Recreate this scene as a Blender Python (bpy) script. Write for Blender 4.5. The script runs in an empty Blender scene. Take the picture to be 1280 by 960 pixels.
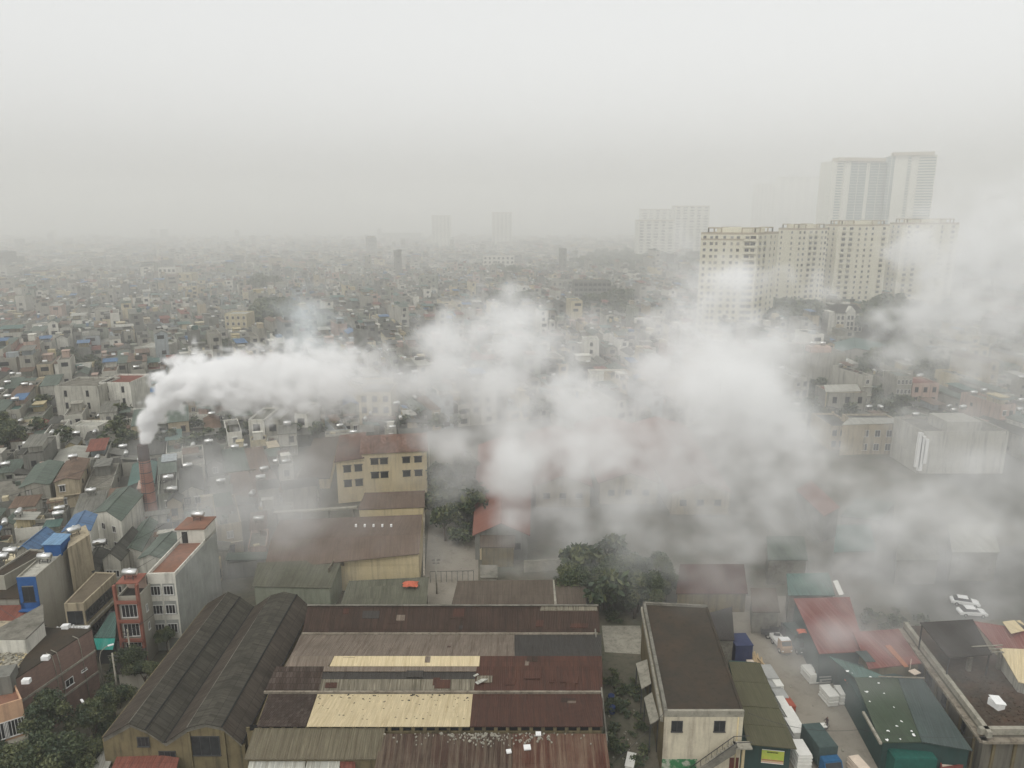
import bpy, bmesh, math, random
import numpy as np
from mathutils import Vector
# ---------------------------------------------------------------- camera, world, sun
H=66.0; PITCH=math.radians(13.2); FPX=900.0
CP,SP=math.cos(PITCH),math.sin(PITCH)
S=bpy.context.scene; COL=S.collection
cd=bpy.data.cameras.new('camera'); cam=bpy.data.objects.new('camera',cd); COL.objects.link(cam)
cd.sensor_width=36; cd.lens=FPX/1280*36; cd.clip_end=12000; cd.clip_start=.5
cam.location=(0,0,H); cam.rotation_euler=(math.pi/2-PITCH,0,0); S.camera=cam
w=bpy.data.worlds.new('World'); S.world=w; w.use_nodes=True
nt=w.node_tree; bg=nt.nodes['Background']
sky=nt.nodes.new('ShaderNodeTexSky'); sky.sky_type='NISHITA'; sky.sun_disc=False
sky.sun_elevation=math.radians(55); sky.sun_rotation=math.radians(205); sky.dust_density=5; sky.air_density=1.
hs=nt.nodes.new('ShaderNodeHueSaturation'); hs.inputs['Saturation'].default_value=.10
gm=nt.nodes.new('ShaderNodeGamma'); gm.inputs[1].default_value=.4; hs.inputs['Value'].default_value=2.45   # even cloud cover: the bright patch round the sun is flattened
nt.links.new(sky.outputs[0],gm.inputs[0]); nt.links.new(gm.outputs[0],hs.inputs['Color']); tn=nt.nodes.new('ShaderNodeMix'); tn.data_type='RGBA'; tn.blend_type='MULTIPLY'; tn.inputs[0].default_value=1; tn.inputs[7].default_value=(1,1,.982,1); nt.links.new(hs.outputs[0],tn.inputs[6]); nt.links.new(tn.outputs[2],bg.inputs[0]); bg.inputs[1].default_value=.15
sl=bpy.data.lights.new('sun','SUN'); sl.energy=.5; sl.angle=math.radians(30); sl.color=(1,.97,.93)
so=bpy.data.objects.new('sun',sl); COL.objects.link(so)
so.rotation_euler=(math.radians(35),0,math.radians(-25))
S.view_settings.view_transform='Standard'; S.view_settings.look='None'; S.view_settings.exposure=.52
c=S.cycles; c.volume_bounces=16; c.max_bounces=17; c.diffuse_bounces=3; c.glossy_bounces=2; c.use_denoising=True
c.volume_step_rate=1.0; c.use_adaptive_sampling=True; c.adaptive_threshold=.02
# ---------------------------------------------------------------- picking points on real planes
def ray(px,py):
    a=(px-640)/FPX; b=(480-py)/FPX
    return Vector((a, CP+SP*b, -SP+CP*b))
def P(px,py,z=0.):
    d=ray(px,py); t=(z-H)/d.z
    return Vector((d.x*t,d.y*t,z))
def PY(px,py,y):
    d=ray(px,py); t=y/d.y
    return Vector((d.x*t,y,H+d.z*t))
def proj(p):
    z=p[2]-H; f=p[1]*CP-z*SP; u=p[1]*SP+z*CP
    if f<1: return (-9999,-9999,f)
    return (640+FPX*p[0]/f,480-FPX*u/f,f)
# ---------------------------------------------------------------- materials
SPEC=.1
def newmat(n):
    m=bpy.data.materials.new(n); m.use_nodes=True; t=m.node_tree
    return m,t,t.nodes['Principled BSDF'],t.nodes.new,t.links.new
def ramp(N,L,src,a,b,lo,hi):
    r=N('ShaderNodeMapRange'); r.inputs[1].default_value=a; r.inputs[2].default_value=b; r.inputs[3].default_value=lo; r.inputs[4].default_value=hi
    L(src,r.inputs[0]); return r.outputs[0]
def noise(N,L,vec,scale,detail=4,rough=.6,dims='3D'):
    n=N('ShaderNodeTexNoise'); n.inputs['Scale'].default_value=scale; n.inputs['Detail'].default_value=detail; n.inputs['Roughness'].default_value=rough
    if vec is not None: L(vec,n.inputs['Vector'])
    return n.outputs[0]
def mixc(N,L,fac,a,b,mode='MIX'):
    m=N('ShaderNodeMix'); m.data_type='RGBA'; m.blend_type=mode
    if isinstance(fac,(int,float)): m.inputs[0].default_value=fac
    else: L(fac,m.inputs[0])
    for k,x in ((6,a),(7,b)):
        if isinstance(x,(tuple,list)): m.inputs[k].default_value=(*x[:3],1)
        else: L(x,m.inputs[k])
    return m.outputs[2]
def scaled(N,L,src,s):
    m=N('ShaderNodeVectorMath'); m.operation='MULTIPLY'; m.inputs[1].default_value=s; L(src,m.inputs[0]); return m.outputs[0]
def WT(c): return (c[0]*.95,c[1]*.94,c[2]*.87)
def mul(c,k): return tuple(min(1,x*k) for x in c)
def m_plaster(n,col,dirt=.5,dark=(.05,.048,.042),rough=.9,blotch=.35):
    col=WT(col); m,t,b,N,L=newmat(n); g=N('ShaderNodeNewGeometry')
    a=noise(N,L,g.outputs['Position'],.35,5,.65)
    c=mixc(N,L,ramp(N,L,a,.35,.7,0,blotch),col,mul(col,.55))
    st=noise(N,L,scaled(N,L,g.outputs['Position'],(1.6,1.6,.13)),1.,4,.6)
    c=mixc(N,L,ramp(N,L,st,.5,.75,0,dirt),c,dark)
    f=noise(N,L,g.outputs['Position'],3.,3,.7)
    c=mixc(N,L,ramp(N,L,f,.3,.8,0,.22),c,mul(col,1.35))
    L(c,b.inputs['Base Color']); b.inputs['Specular IOR Level'].default_value=SPEC; b.inputs['Roughness'].default_value=rough
    return m
def m_sheet(n,c1,c2,streak,sc=(1.,3.2),st=.5,patch=.4,rough=.65,bump=.6,period=.3,mort=.25,metal=0):
    """corrugated roofing: sheets laid in courses, down-slope streaks, rust or moss in patches"""
    c1,c2,streak=WT(c1),WT(c2),WT(streak); m,t,b,N,L=newmat(n); uv=N('ShaderNodeUVMap').outputs[0]
    br=N('ShaderNodeTexBrick'); br.offset=.5; L(uv,br.inputs['Vector']); br.inputs['Scale'].default_value=1
    br.inputs['Brick Width'].default_value=sc[0]; br.inputs['Row Height'].default_value=sc[1]; br.inputs['Mortar Size'].default_value=.035
    br.inputs['Color1'].default_value=(*c1,1); br.inputs['Color2'].default_value=(*c2,1); br.inputs['Mortar'].default_value=(*mul(c1,1-mort),1)
    s=noise(N,L,scaled(N,L,uv,(2.2,.10,1)),1.,4,.7)
    c=mixc(N,L,ramp(N,L,s,.46,.62,0,min(1,st*1.35)),br.outputs['Color'],streak)
    s3=noise(N,L,scaled(N,L,uv,(5.5,.35,1)),1.,3,.6)
    c=mixc(N,L,ramp(N,L,s3,.52,.68,0,st*.9),c,mul(c1,1.7))
    g=N('ShaderNodeNewGeometry')
    a=noise(N,L,g.outputs['Position'],.22,6,.7)
    c=mixc(N,L,ramp(N,L,a,.45,.7,0,patch),c,mul(streak,.8))
    a2=noise(N,L,g.outputs['Position'],1.7,5,.75)
    c=mixc(N,L,ramp(N,L,a2,.5,.8,0,patch*.8),c,mul(c1,.5))
    L(c,b.inputs['Base Color']); b.inputs['Specular IOR Level'].default_value=SPEC; b.inputs['Roughness'].default_value=rough; b.inputs['Metallic'].default_value=metal
    wv=N('ShaderNodeTexWave'); wv.bands_direction='X'; wv.inputs['Scale'].default_value=.314/period; L(uv,wv.inputs['Vector'])
    bp=N('ShaderNodeBump'); bp.inputs['Strength'].default_value=bump; bp.inputs['Distance'].default_value=.05; L(wv.outputs['Fac'],bp.inputs['Height']); L(bp.outputs[0],b.inputs['Normal'])
    return m
def m_dirt(n,c1,c2,c3,s1=.08,s2=.9,rough=.95,cut=(.4,.65)):
    c1,c2,c3=WT(c1),WT(c2),WT(c3); m,t,b,N,L=newmat(n); g=N('ShaderNodeNewGeometry'); p=g.outputs['Position']
    c=mixc(N,L,ramp(N,L,noise(N,L,p,s1,6,.65),cut[0],cut[1],0,1),c1,c2)
    c=mixc(N,L,ramp(N,L,noise(N,L,p,s2,6,.75),.5,.7,0,.75),c,c3)
    L(c,b.inputs['Base Color']); b.inputs['Specular IOR Level'].default_value=SPEC; b.inputs['Roughness'].default_value=rough
    bp=N('ShaderNodeBump'); bp.inputs['Strength'].default_value=.4; bp.inputs['Distance'].default_value=.1
    L(noise(N,L,p,2.5,6,.8),bp.inputs['Height']); L(bp.outputs[0],b.inputs['Normal'])
    return m
def m_plain(n,col,rough=.7,metal=0,var=.15):
    m,t,b,N,L=newmat(n)
    if var:
        g=N('ShaderNodeNewGeometry'); c=mixc(N,L,ramp(N,L,noise(N,L,g.outputs['Position'],1.5,4,.7),.35,.7,0,1),mul(col,1-var),mul(col,1+var)); L(c,b.inputs['Base Color'])
    else: b.inputs['Base Color'].default_value=(*col,1)
    b.inputs['Specular IOR Level'].default_value=SPEC; b.inputs['Roughness'].default_value=rough; b.inputs['Metallic'].default_value=metal
    return m
def m_leaf(n,c1,c2):
    m,t,b,N,L=newmat(n); g=N('ShaderNodeNewGeometry')
    c=mixc(N,L,ramp(N,L,noise(N,L,g.outputs['Position'],.7,4,.7),.35,.65,0,1),c1,c2)
    L(c,b.inputs['Base Color']); b.inputs['Roughness'].default_value=.6
    return m
def m_brickwall(n,c1,c2,mor):
    m,t,b,N,L=newmat(n); uv=N('ShaderNodeUVMap').outputs[0]
    br=N('ShaderNodeTexBrick'); L(uv,br.inputs['Vector']); br.inputs['Scale'].default_value=1
    br.inputs['Brick Width'].default_value=.44; br.inputs['Row Height'].default_value=.16; br.inputs['Mortar Size'].default_value=.012
    br.inputs['Color1'].default_value=(*c1,1); br.inputs['Color2'].default_value=(*c2,1); br.inputs['Mortar'].default_value=(*mor,1)
    g=N('ShaderNodeNewGeometry'); a=noise(N,L,scaled(N,L,g.outputs['Position'],(1,1,.3)),.6,5,.7)
    c=mixc(N,L,ramp(N,L,a,.45,.75,0,.6),br.outputs['Color'],mul(c1,.45)); L(c,b.inputs['Base Color']); b.inputs['Roughness'].default_value=.9
    return m
M={}
WALLS=[('grey',(.34,.33,.30)),('pale grey',(.47,.46,.43)),('cream',(.56,.50,.37)),('white',(.68,.67,.64)),('dark grey',(.20,.20,.19)),('buff',(.43,.37,.28)),
       ('pinkish',(.47,.35,.31)),('greenish',(.30,.32,.28)),('yellow',(.50,.43,.28)),('bluish',(.36,.40,.44))]
for n,cc in WALLS: M['w '+n]=m_plaster(n+' plaster',cc,.75 if n!='white' else .5,blotch=.55)
ROOFS=[('grey',(.17,.17,.16),(.21,.21,.19),(.08,.075,.065)),('dark',(.075,.075,.07),(.10,.10,.09),(.04,.04,.036)),('green',(.105,.135,.12),(.13,.16,.14),(.07,.08,.07)),
       ('red',(.19,.07,.055),(.23,.09,.07),(.11,.05,.04)),('brown',(.15,.105,.08),(.19,.13,.10),(.08,.06,.05)),('blue',(.09,.17,.32),(.11,.20,.36),(.07,.10,.16)),
       ('pale',(.36,.36,.34),(.43,.43,.41),(.20,.19,.17)),('teal',(.085,.15,.14),(.10,.175,.165),(.06,.09,.085))]
for n,a,b_,s_ in ROOFS: M['r '+n]=m_sheet(n+' roof sheet',a,b_,s_)
M['concrete']=m_dirt('stained concrete',(.22,.21,.19),(.13,.125,.11),(.06,.057,.05),.5,1.3)
M['concrete_light']=m_dirt('light concrete',(.36,.34,.30),(.26,.25,.22),(.12,.115,.10),.5,1.5)
M['steel']=m_plain('bright steel',(.66,.66,.64),.33,.95,.05)
M['glass']=m_plain('dark window glass',(.028,.03,.032),.25,0,.3); M['glass'].node_tree.nodes['Principled BSDF'].inputs['Specular IOR Level'].default_value=.4
M['frame_white']=m_plain('white frame',(.62,.61,.58),.6)
M['frame_dark']=m_plain('dark frame',(.06,.06,.06),.5)
M['dark']=m_plain('dark opening',(.02,.02,.02),.9)
M['bark']=m_plain('bark',(.10,.075,.055),.9)
M['white_paint']=m_plain('white paint',(.80,.80,.78),.35,0,.03)
M['black_rubber']=m_plain('black rubber',(.02,.02,.02),.8)
# ---------------------------------------------------------------- mesh building
ORG={}
class MB:
    def __init__(s): s.v=[];s.f=[];s.m=[];s.u=[];s.sm=[]
    def face(s,idx,m=0,uv=None,smooth=False):
        s.f.append(tuple(idx)); s.m.append(m); s.sm.append(smooth)
        if uv is None:
            p=[Vector(s.v[i]) for i in idx]; n=(p[1]-p[0]).cross(p[-1]-p[0])
            if n.length>1e-9: n.normalize()
            if abs(n.z)>.35:
                a=(p[1]-p[0]); a=a.normalized() if a.length>1e-6 else Vector((1,0,0)); b=n.cross(a)
            else:
                a=Vector((-n.y,n.x,0)); a=a.normalized() if a.length>1e-6 else Vector((1,0,0)); b=Vector((0,0,1))
            uv=[(q.dot(a),q.dot(b)) for q in p]
        s.u.extend(uv)
    def hexa(s,b4,t4,m=0,mt=None,bottom=True):
        k=len(s.v); s.v+= [tuple(p) for p in b4]+[tuple(p) for p in t4]
        s.face((k+4,k+5,k+6,k+7),m if mt is None else mt)
        if bottom: s.face((k+3,k+2,k+1,k),m)
        for j in range(4): s.face((k+j,k+(j+1)%4,k+4+(j+1)%4,k+4+j),m)
    def box(s,cx,cy,z0,sx,sy,h,rot=0,m=0,mt=None):
        c_,s_=math.cos(rot),math.sin(rot); q=[]
        for ax,ay in ((-1,-1),(1,-1),(1,1),(-1,1)):
            x=ax*sx/2;y=ay*sy/2; q.append((cx+x*c_-y*s_,cy+x*s_+y*c_))
        s.hexa([(x,y,z0) for x,y in q],[(x,y,z0+h) for x,y in q],m,mt)
    def prism(s,poly,z0,z1,m=0,mt=None,cap=True):
        n=len(poly); k=len(s.v); s.v+=[(p[0],p[1],z0) for p in poly]+[(p[0],p[1],z1) for p in poly]
        if cap: s.face([k+n+j for j in range(n)],m if mt is None else mt)
        for j in range(n): s.face((k+j,k+(j+1)%n,k+n+(j+1)%n,k+n+j),m)
    def slab(s,p4,th=.1,m=0):
        t=[Vector(p) for p in p4]; s.hexa([p-Vector((0,0,th)) for p in t],t,m)
    def wallquad(s,a,b,za0,zb0,za1,zb1,th=.15,m=0):
        """upright panel from a to b, outer face on the right-hand side"""
        a=Vector((a[0],a[1],0));b=Vector((b[0],b[1],0)); d=(b-a).normalized(); n=Vector((d.y,-d.x,0))
        ai=a-n*th; bi=b-n*th
        s.hexa([(a.x,a.y,za0),(b.x,b.y,zb0),(bi.x,bi.y,zb0),(ai.x,ai.y,za0)],[(a.x,a.y,za1),(b.x,b.y,zb1),(bi.x,bi.y,zb1),(ai.x,ai.y,za1)],m)
    def tube(s,pts,r,n=6,m=0,smooth=True,caps=True):
        if isinstance(r,(int,float)): r=[r]*len(pts)
        pts=[Vector(p) for p in pts]; k0=len(s.v)
        for i,p in enumerate(pts):
            d=(pts[min(i+1,len(pts)-1)]-pts[max(i-1,0)]); d=d.normalized() if d.length>1e-9 else Vector((0,0,1))
            a=d.cross(Vector((0,0,1))); a=a.normalized() if a.length>1e-3 else Vector((1,0,0)); b=d.cross(a)
            for j in range(n):
                t=2*math.pi*j/n; s.v.append(tuple(p+(a*math.cos(t)+b*math.sin(t))*r[i]))
        for i in range(len(pts)-1):
            for j in range(n):
                s.face((k0+i*n+j,k0+i*n+(j+1)%n,k0+(i+1)*n+(j+1)%n,k0+(i+1)*n+j),m,None,smooth)
        if caps:
            s.face([k0+j for j in range(n)][::-1],m); s.face([k0+(len(pts)-1)*n+j for j in range(n)],m)
    def build(s,name,mats,parent=None,link=True):
        me=bpy.data.meshes.new(name); off=ORG.get(parent.name if parent else None,Vector((0,0,0)))
        v=np.array(s.v,dtype=np.float64)-np.array(off) if s.v else np.zeros((0,3))
        me.from_pydata(v.tolist(),[],s.f)
        if not isinstance(mats,(list,tuple)): mats=[mats]
        for x in mats: me.materials.append(x)
        me.polygons.foreach_set('material_index',s.m); me.polygons.foreach_set('use_smooth',s.sm)
        ul=me.uv_layers.new(name='UVMap'); ul.data.foreach_set('uv',np.array(s.u,dtype=np.float32).ravel())
        me.update()
        bm=bmesh.new(); bm.from_mesh(me); bmesh.ops.recalc_face_normals(bm,faces=bm.faces) if len(s.f)<3000 else None; bm.to_mesh(me); bm.free()
        o=bpy.data.objects.new(name,me); COL.objects.link(o)
        if parent: o.parent=parent; ORG[o.name]=off
        return o
def tag(o,label=None,cat=None,group=None,kind=None):
    if label: o['label']=label
    if cat: o['category']=cat
    if group: o['group']=group
    if kind: o['kind']=kind
    return o
def thing(name,label,cat,loc,group=None,rot=0,local=False):
    o=bpy.data.objects.new(name,None); COL.objects.link(o); o.location=loc; o.rotation_euler=(0,0,rot); o.empty_display_size=.5
    tag(o,label,cat,group); ORG[o.name]=Vector((0,0,0)) if local else Vector(loc)
    return o
def mk(name,mats,parent,fn,*a,**k):
    b=MB(); getattr(b,fn)(*a,**k); return b.build(name,mats,parent)
_wc={}
def window_at(parent,pos,rz,w,h,frame='frame_white',hood=0,bars=1,name='window',glass='glass'):
    key=(round(w,2),round(h,2),frame,round(hood,2),bars,glass)
    if key not in _wc:
        f=MB(); t=.09; d=.1
        f.box(-w/2+t/2,-d/2+.02,0,t,d,h); f.box(w/2-t/2,-d/2+.02,0,t,d,h); f.box(0,-d/2+.02,h-t,w-2*t,d*.9,t); f.box(0,-d/2+.02-.04,-.03,w+.1,d+.08,t)
        for k in range(bars): f.box(-w/2+w*(k+1)/(bars+1),-d/2+.03,t,.06,d*.7,h-2*t)
        if hood: f.box(0,-hood/2,h+.12,w+.3,hood,.1)
        g=MB(); g.box(0,-.012,.07,w-.18,.04,h-.16)
        for o in (f.build('window',M[frame]),g.build('pane',M[glass])):
            key2=key+(o.name.split('.')[0],); _wc[key2]=o.data; bpy.data.objects.remove(o)
        _wc[key]=1
    o=bpy.data.objects.new(name,_wc[key+('window',)]); COL.objects.link(o); o.parent=parent
    o.location=Vector(pos)-ORG[parent.name]; o.rotation_euler=(0,0,rz)
    g=bpy.data.objects.new('pane',_wc[key+('pane',)]); COL.objects.link(g); g.parent=o
    return o
def wins(parent,A,B,zs,fr,w,h,**k):
    A=Vector((A[0],A[1],0));B=Vector((B[0],B[1],0)); d=B-A; rz=math.atan2(d.y,d.x)
    for z in zs:
        for f in fr:
            p=A+d*f; window_at(parent,(p.x,p.y,z),rz,w,h,**k)
RESERVED=[]   # footprints where the district of houses keeps off
def inside(p,poly):
    x,y=p; r=False; n=len(poly); j=n-1
    for i in range(n):
        xi,yi=poly[i][0],poly[i][1]; xj,yj=poly[j][0],poly[j][1]
        if (yi>y)!=(yj>y) and x<(xj-xi)*(y-yi)/(yj-yi)+xi: r=not r
        j=i
    return r
def pblock(name,label,cat,roofpx,zt,wm,rm,parapet=.5,z0=0,group=None,roofname='roof',reserve=True,pm=None):
    """building whose flat roof has its corners FL FR BR BL at the given picture points, at height zt"""
    c=[P(x,y,zt) for x,y in roofpx]; ctr=sum(c,Vector((0,0,0)))/len(c)
    r=thing(name,label,cat,(ctr.x,ctr.y,z0),group)
    b=MB(); b.prism([(p.x,p.y) for p in c],z0,zt-.02,0)
    b.build('wall',wm,r)
    b=MB(); n=len(c)
    ins=[p+(ctr-p).normalized()*.25 for p in c]
    b.prism([(p.x,p.y) for p in ins],zt-.1,zt+.04,0); b.build(roofname,rm,r)
    if parapet:
        b=MB()
        for i in range(n):
            p,q=c[i],c[(i+1)%n]; e=.004*i
            b.wallquad(p,q,zt-.015+e,zt-.015+e,zt+parapet+e,zt+parapet+e,.18)
        b.build('parapet',pm or wm,r)
    if reserve: RESERVED.append([(p.x,p.y) for p in c])
    return r,c
def pslab(parent,name,pts,mat,th=.12):
    b=MB(); b.slab([P(x,y,z) for x,y,z in pts],th); return b.build(name,mat,parent)
def steel_tank(x,y,z,rot,label,group='steel water tanks on the rooftops',L=1.9,r=.55):
    t=thing('water_tank',label,'water tank',(x,y,z),group,rot,local=True)
    if 'tank' not in _wc:
        b=MB(); zc=.5+r
        b.tube([(-L/2-.12,0,zc),(-L/2,0,zc),(L/2,0,zc),(L/2+.12,0,zc)],[r*.55,r,r,r*.55],12); b.tube([(0,0,zc+r-.05),(0,0,zc+r+.12)],.16,8)
        o=b.build('tank',M['steel']); _wc['tank']=o.data; bpy.data.objects.remove(o)
        b=MB()
        for sx in (-.6,.6):
            b.box(0,sx*.65,.3,1.3,.06,.06); b.box(sx,-.42,0,.07,.07,.75); b.box(sx,.42,0,.07,.07,.75); b.box(sx,0,.42,.07,.84,.07)
        o=b.build('stand',M['frame_dark']); _wc['stand']=o.data; bpy.data.objects.remove(o)
    for k in ('tank','stand'):
        o=bpy.data.objects.new(k,_wc[k]); COL.objects.link(o); o.parent=t
    return t
# ---------------------------------------------------------------- ground
M['ground']=m_dirt('city ground',(.10,.10,.09),(.14,.135,.12),(.06,.065,.05),.02,.5)
b=MB(); b.v=[(-8000,-600,0),(8000,-600,0),(8000,9500,0),(-8000,9500,0)]; b.face((0,1,2,3)); tag(b.build('ground',M['ground']),kind='structure')
M['yard']=m_dirt('worn concrete yard',(.30,.275,.245),(.25,.23,.205),(.17,.155,.135),.12,.35)
M['asphalt']=m_dirt('old asphalt',(.13,.13,.125),(.10,.10,.095),(.075,.075,.07),.1,.8)
M['soil']=m_dirt('yard soil',(.14,.125,.10),(.09,.095,.07),(.05,.055,.04),.25,1.2)
def sheet(name,px,mat,z):
    b=MB(); q=[P(x,y,z) for x,y in px]; b.v=[tuple(p) for p in q]; b.face(range(len(q))); o=b.build(name,mat)
    for p in o.data.polygons:
        if p.normal.z<0: o.data.flip_normals(); break
    return tag(o,kind='structure')
def gable(name,label,cat,q,ze,zr,wm,rm,group=None,over=.3,reserve=True,rm2=None):
    """ridge runs from the middle of q0-q1 to the middle of q3-q2"""
    q=[Vector((p[0],p[1],0)) for p in q]; ctr=sum(q,Vector((0,0,0)))/4
    r=thing(name,label,cat,(ctr.x,ctr.y,0),group)
    a=(q[0]+q[1])/2; z=(q[3]+q[2])/2
    b=MB(); k=len(b.v)
    b.v+= [(*q[0].xy,0),(*q[1].xy,0),(*q[2].xy,0),(*q[3].xy,0),(*q[0].xy,ze),(*q[1].xy,ze),(*q[2].xy,ze),(*q[3].xy,ze),(*a.xy,zr-.05),(*z.xy,zr-.05)]
    for f in ((0,1,5,8,4),(2,3,7,9,6),(1,2,6,5),(3,0,4,7)): b.face(f)
    b.build('wall',wm,r)
    d=(z-a).normalized(); 
    for s,(n0,n1),mm in ((0,(q[0],q[3]),rm),(1,(q[1],q[2]),rm2 or rm)):
        o=(n0-a).normalized()*over; dz=(zr-ze)/((n0-a).length)*over
        A=a-d*over;Z=z+d*over; E0=n0-d*over+o; E1=n1+d*over+o
        pts=[(E0.x,E0.y,ze-dz),(A.x,A.y,zr),(Z.x,Z.y,zr),(E1.x,E1.y,ze-dz)]
        b=MB(); b.slab([(A.x,A.y,zr),(Z.x,Z.y,zr),(E1.x,E1.y,ze-dz),(E0.x,E0.y,ze-dz)] if s==0 else [(Z.x,Z.y,zr),(A.x,A.y,zr),(E0.x,E0.y,ze-dz),(E1.x,E1.y,ze-dz)],.1); b.build('roof',mm,r)
    b=MB(); b.tube([(a.x,a.y,zr+.03),(z.x,z.y,zr+.03)],.12,6); b.build('ridge_cap',rm,r)
    if reserve: RESERVED.append([(p.x,p.y) for p in q])
    return r,q
# estate and near-left quarter where the random houses keep off
RESERVED.append([(-66,60),(-66,112),(-44,122),(-47,140),(-43,152),(-42,205),(60,215),(105,215),(140,190),(150,60)])
# --- ground sheets
sheet('estate_ground',[(300,560),(1120,560),(1330,700),(1400,1000),(-60,1000),(60,800),(240,690)],M['soil'],.004)
sheet('yard',[(905,745),(985,745),(1010,800),(1060,870),(1115,1000),(915,1000)],M['yard'],.012)
sheet('courtyard',[(536,652),(598,652),(598,730),(566,772),(528,772)],M['yard'],.012)
sheet('side_street',[(1110,690),(1300,680),(1330,775),(1140,775)],M['asphalt'],.012)
sheet('yard_slab',[(752,782),(800,782),(806,818),(756,815)],M['concrete_light'],.012)
# ---------------------------------------------------------------- A: long warehouse with two raised vaults
M['asbestos']=m_sheet('weathered fibre cement',(0.065,0.061,0.053),(0.090,0.084,0.071),(0.034,0.031,0.025),(1.1,1.7),.45,.65,.9,.8,.18,.45)
M['asbestos2']=m_sheet('browned fibre cement',(0.074,0.062,0.053),(0.093,0.077,0.065),(0.037,0.031,0.025),(1.1,1.7),.4,.6,.9,.8,.18,.45)
M['ochre']=m_plaster('stained ochre plaster',(.20,.165,.10),1.,(.032,.03,.024),.9,1.)
near=[(127,913,7.2),(153,909,9.2),(176,913,8.3),(202,928,6.6),(225,914,8.6),(247,911,9.2),(268,912,8.7),(296,928,6.4)]
far =[(271,747,7.2),(286,742,9.2),(303,747,8.3),(321,757,6.6),(341,747,8.6),(357,741,9.2),(376,744,8.7),(395,759,6.4)]
nw=[P(*p) for p in near]; fw=[P(*p) for p in far]
xs=[(a.x+b.x)/2 for a,b in zip(nw,fw)]; y0,y1=71.6,101.3
nw=[Vector((x,y0,p[2])) for x,p in zip(xs,near)]; fw=[Vector((x,y1,p[2])) for x,p in zip(xs,near)]
wa=thing('warehouse','long grey warehouse with two rounded ridges of mossy fibre cement sheets and an ochre front','warehouse',((xs[0]+xs[-1])/2,86,0))
for i in range(7):
    b=MB(); b.slab([nw[i],nw[i+1],fw[i+1],fw[i]],.1); 
    # sheets run down the slope: lay u along the ridge
    b.u=[(v,u) for u,v in b.u]
    b.build('roof',M['asbestos' if i%3 else 'asbestos2'],wa)
b=MB()
for P0 in (nw,fw):
    n=len(P0); k=len(b.v); dy=.35 if P0 is nw else -.35
    b.v+=[(p.x,p.y+dy,0) for p in P0]+[(p.x,p.y+dy,p.z-.12) for p in P0]
    for i in range(n-1): b.face((k+i,k+i+1,k+n+i+1,k+n+i))
for i in (0,-1):
    b.wallquad((nw[i].x,nw[i].y+.35),(fw[i].x,fw[i].y-.35),0,0,nw[i].z-.12,nw[i].z-.12,.2)
b.build('wall',M['ochre'],wa)
b=MB()
for i in (1,4): 
    b.tube([nw[i]+Vector((0,0,.05)),fw[i]+Vector((0,0,.05))],.05,5)
b.build('ridge_cap',M['concrete'],wa)
b=MB(); b.slab([nw[3]+Vector((-.25,0,.07)),nw[3]+Vector((.25,0,.07)),fw[3]+Vector((.25,0,.07)),fw[3]+Vector((-.25,0,.07))],.08); b.build('valley_gutter',M['dark'],wa)
for i in (2,6,7):
    b=MB(); b.slab([nw[i]+Vector((-.1,0,.05)),nw[i]+Vector((.1,0,.05)),fw[i]+Vector((.1,0,.05)),fw[i]+Vector((-.1,0,.05))],.06); b.build('seam_strip',M['dark'],wa)
for xx,z,ww,hh in ((nw[1].x+1.2,5.8,1.4,1.3),(nw[5].x-.3,4.6,3.4,2.6),(nw[3].x,3.8,2.,1.4)):
    window_at(wa,(xx,y0+.35,z),0,ww,hh,frame='frame_dark',bars=2)
b=MB()
for i in range(7): b.wallquad(nw[i].xy+Vector((0,.3)),nw[i+1].xy+Vector((0,.3)),nw[i].z-.75,nw[i+1].z-.75,nw[i].z-.15,nw[i+1].z-.15,.2)
b.build('gable_trim',M['concrete'],wa)
b=MB(); b.box(nw[7].x+.1,y0+.3,0,.35,.35,6.1); b.box(nw[4].x,y0+.28,0,.3,.3,7.8); b.box(nw[6].x,y0+.28,0,.3,.3,7.8); b.build('pilaster',M['ochre'],wa)
# ---------------------------------------------------------------- B: workshop with patchwork of corrugated panels
M['rust_dark']=m_sheet('dark rusted sheet',(0.051,0.033,0.027),(0.066,0.042,0.033),(0.030,0.023,0.019),(.9,3.5),.5,.45,.75,.6,.25)
M['rust_red']=m_sheet('red brown rusted sheet',(0.075,0.036,0.028),(0.087,0.042,0.031),(0.045,0.027,0.023),(.9,5.5),.45,.4,.7,.6,.25,.12)
M['rust_grey']=m_sheet('grey brown sheet',(0.176,0.146,0.124),(0.203,0.169,0.143),(0.105,0.079,0.064),(.8,6),.55,.3,.75,.6,.25,.1)
M['slate_grey']=m_sheet('slate grey sheet',(0.051,0.048,0.047),(0.057,0.054,0.052),(0.036,0.030,0.027),(.9,6),.4,.3,.7,.6,.25,.1)
M['cream_sheet']=m_sheet('cream sheet',(0.580,0.488,0.331),(0.607,0.515,0.354),(0.386,0.304,0.184),(.9,7),.35,.10,.6,.5,.25,.05)
M['old_grey']=m_sheet('streaked old sheet',(0.225,0.206,0.169),(0.173,0.158,0.128),(0.090,0.079,0.060),(.5,4),.7,.35,.8,.6,.2)
M['checker']=m_sheet('patched rusty tiles',(0.045,0.030,0.025),(0.096,0.078,0.069),(0.030,0.021,0.018),(.45,.8),.35,.4,.85,.5,.25)
M['khaki_sheet']=m_sheet('khaki sheet',(0.143,0.128,0.094),(0.161,0.143,0.105),(0.090,0.075,0.053),(.5,6),.6,.3,.8,.6,.25,.2)
M['white_sheet']=m_sheet('whitish sheet',(.5,.5,.47),(.42,.43,.42),(.24,.23,.2),(.9,6),.5,.2,.7,.9,.22)
M['gutter']=m_dirt('dirty gutter',(.30,.27,.23),(.20,.17,.14),(.06,.05,.04),.5,2.,.8)
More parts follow.
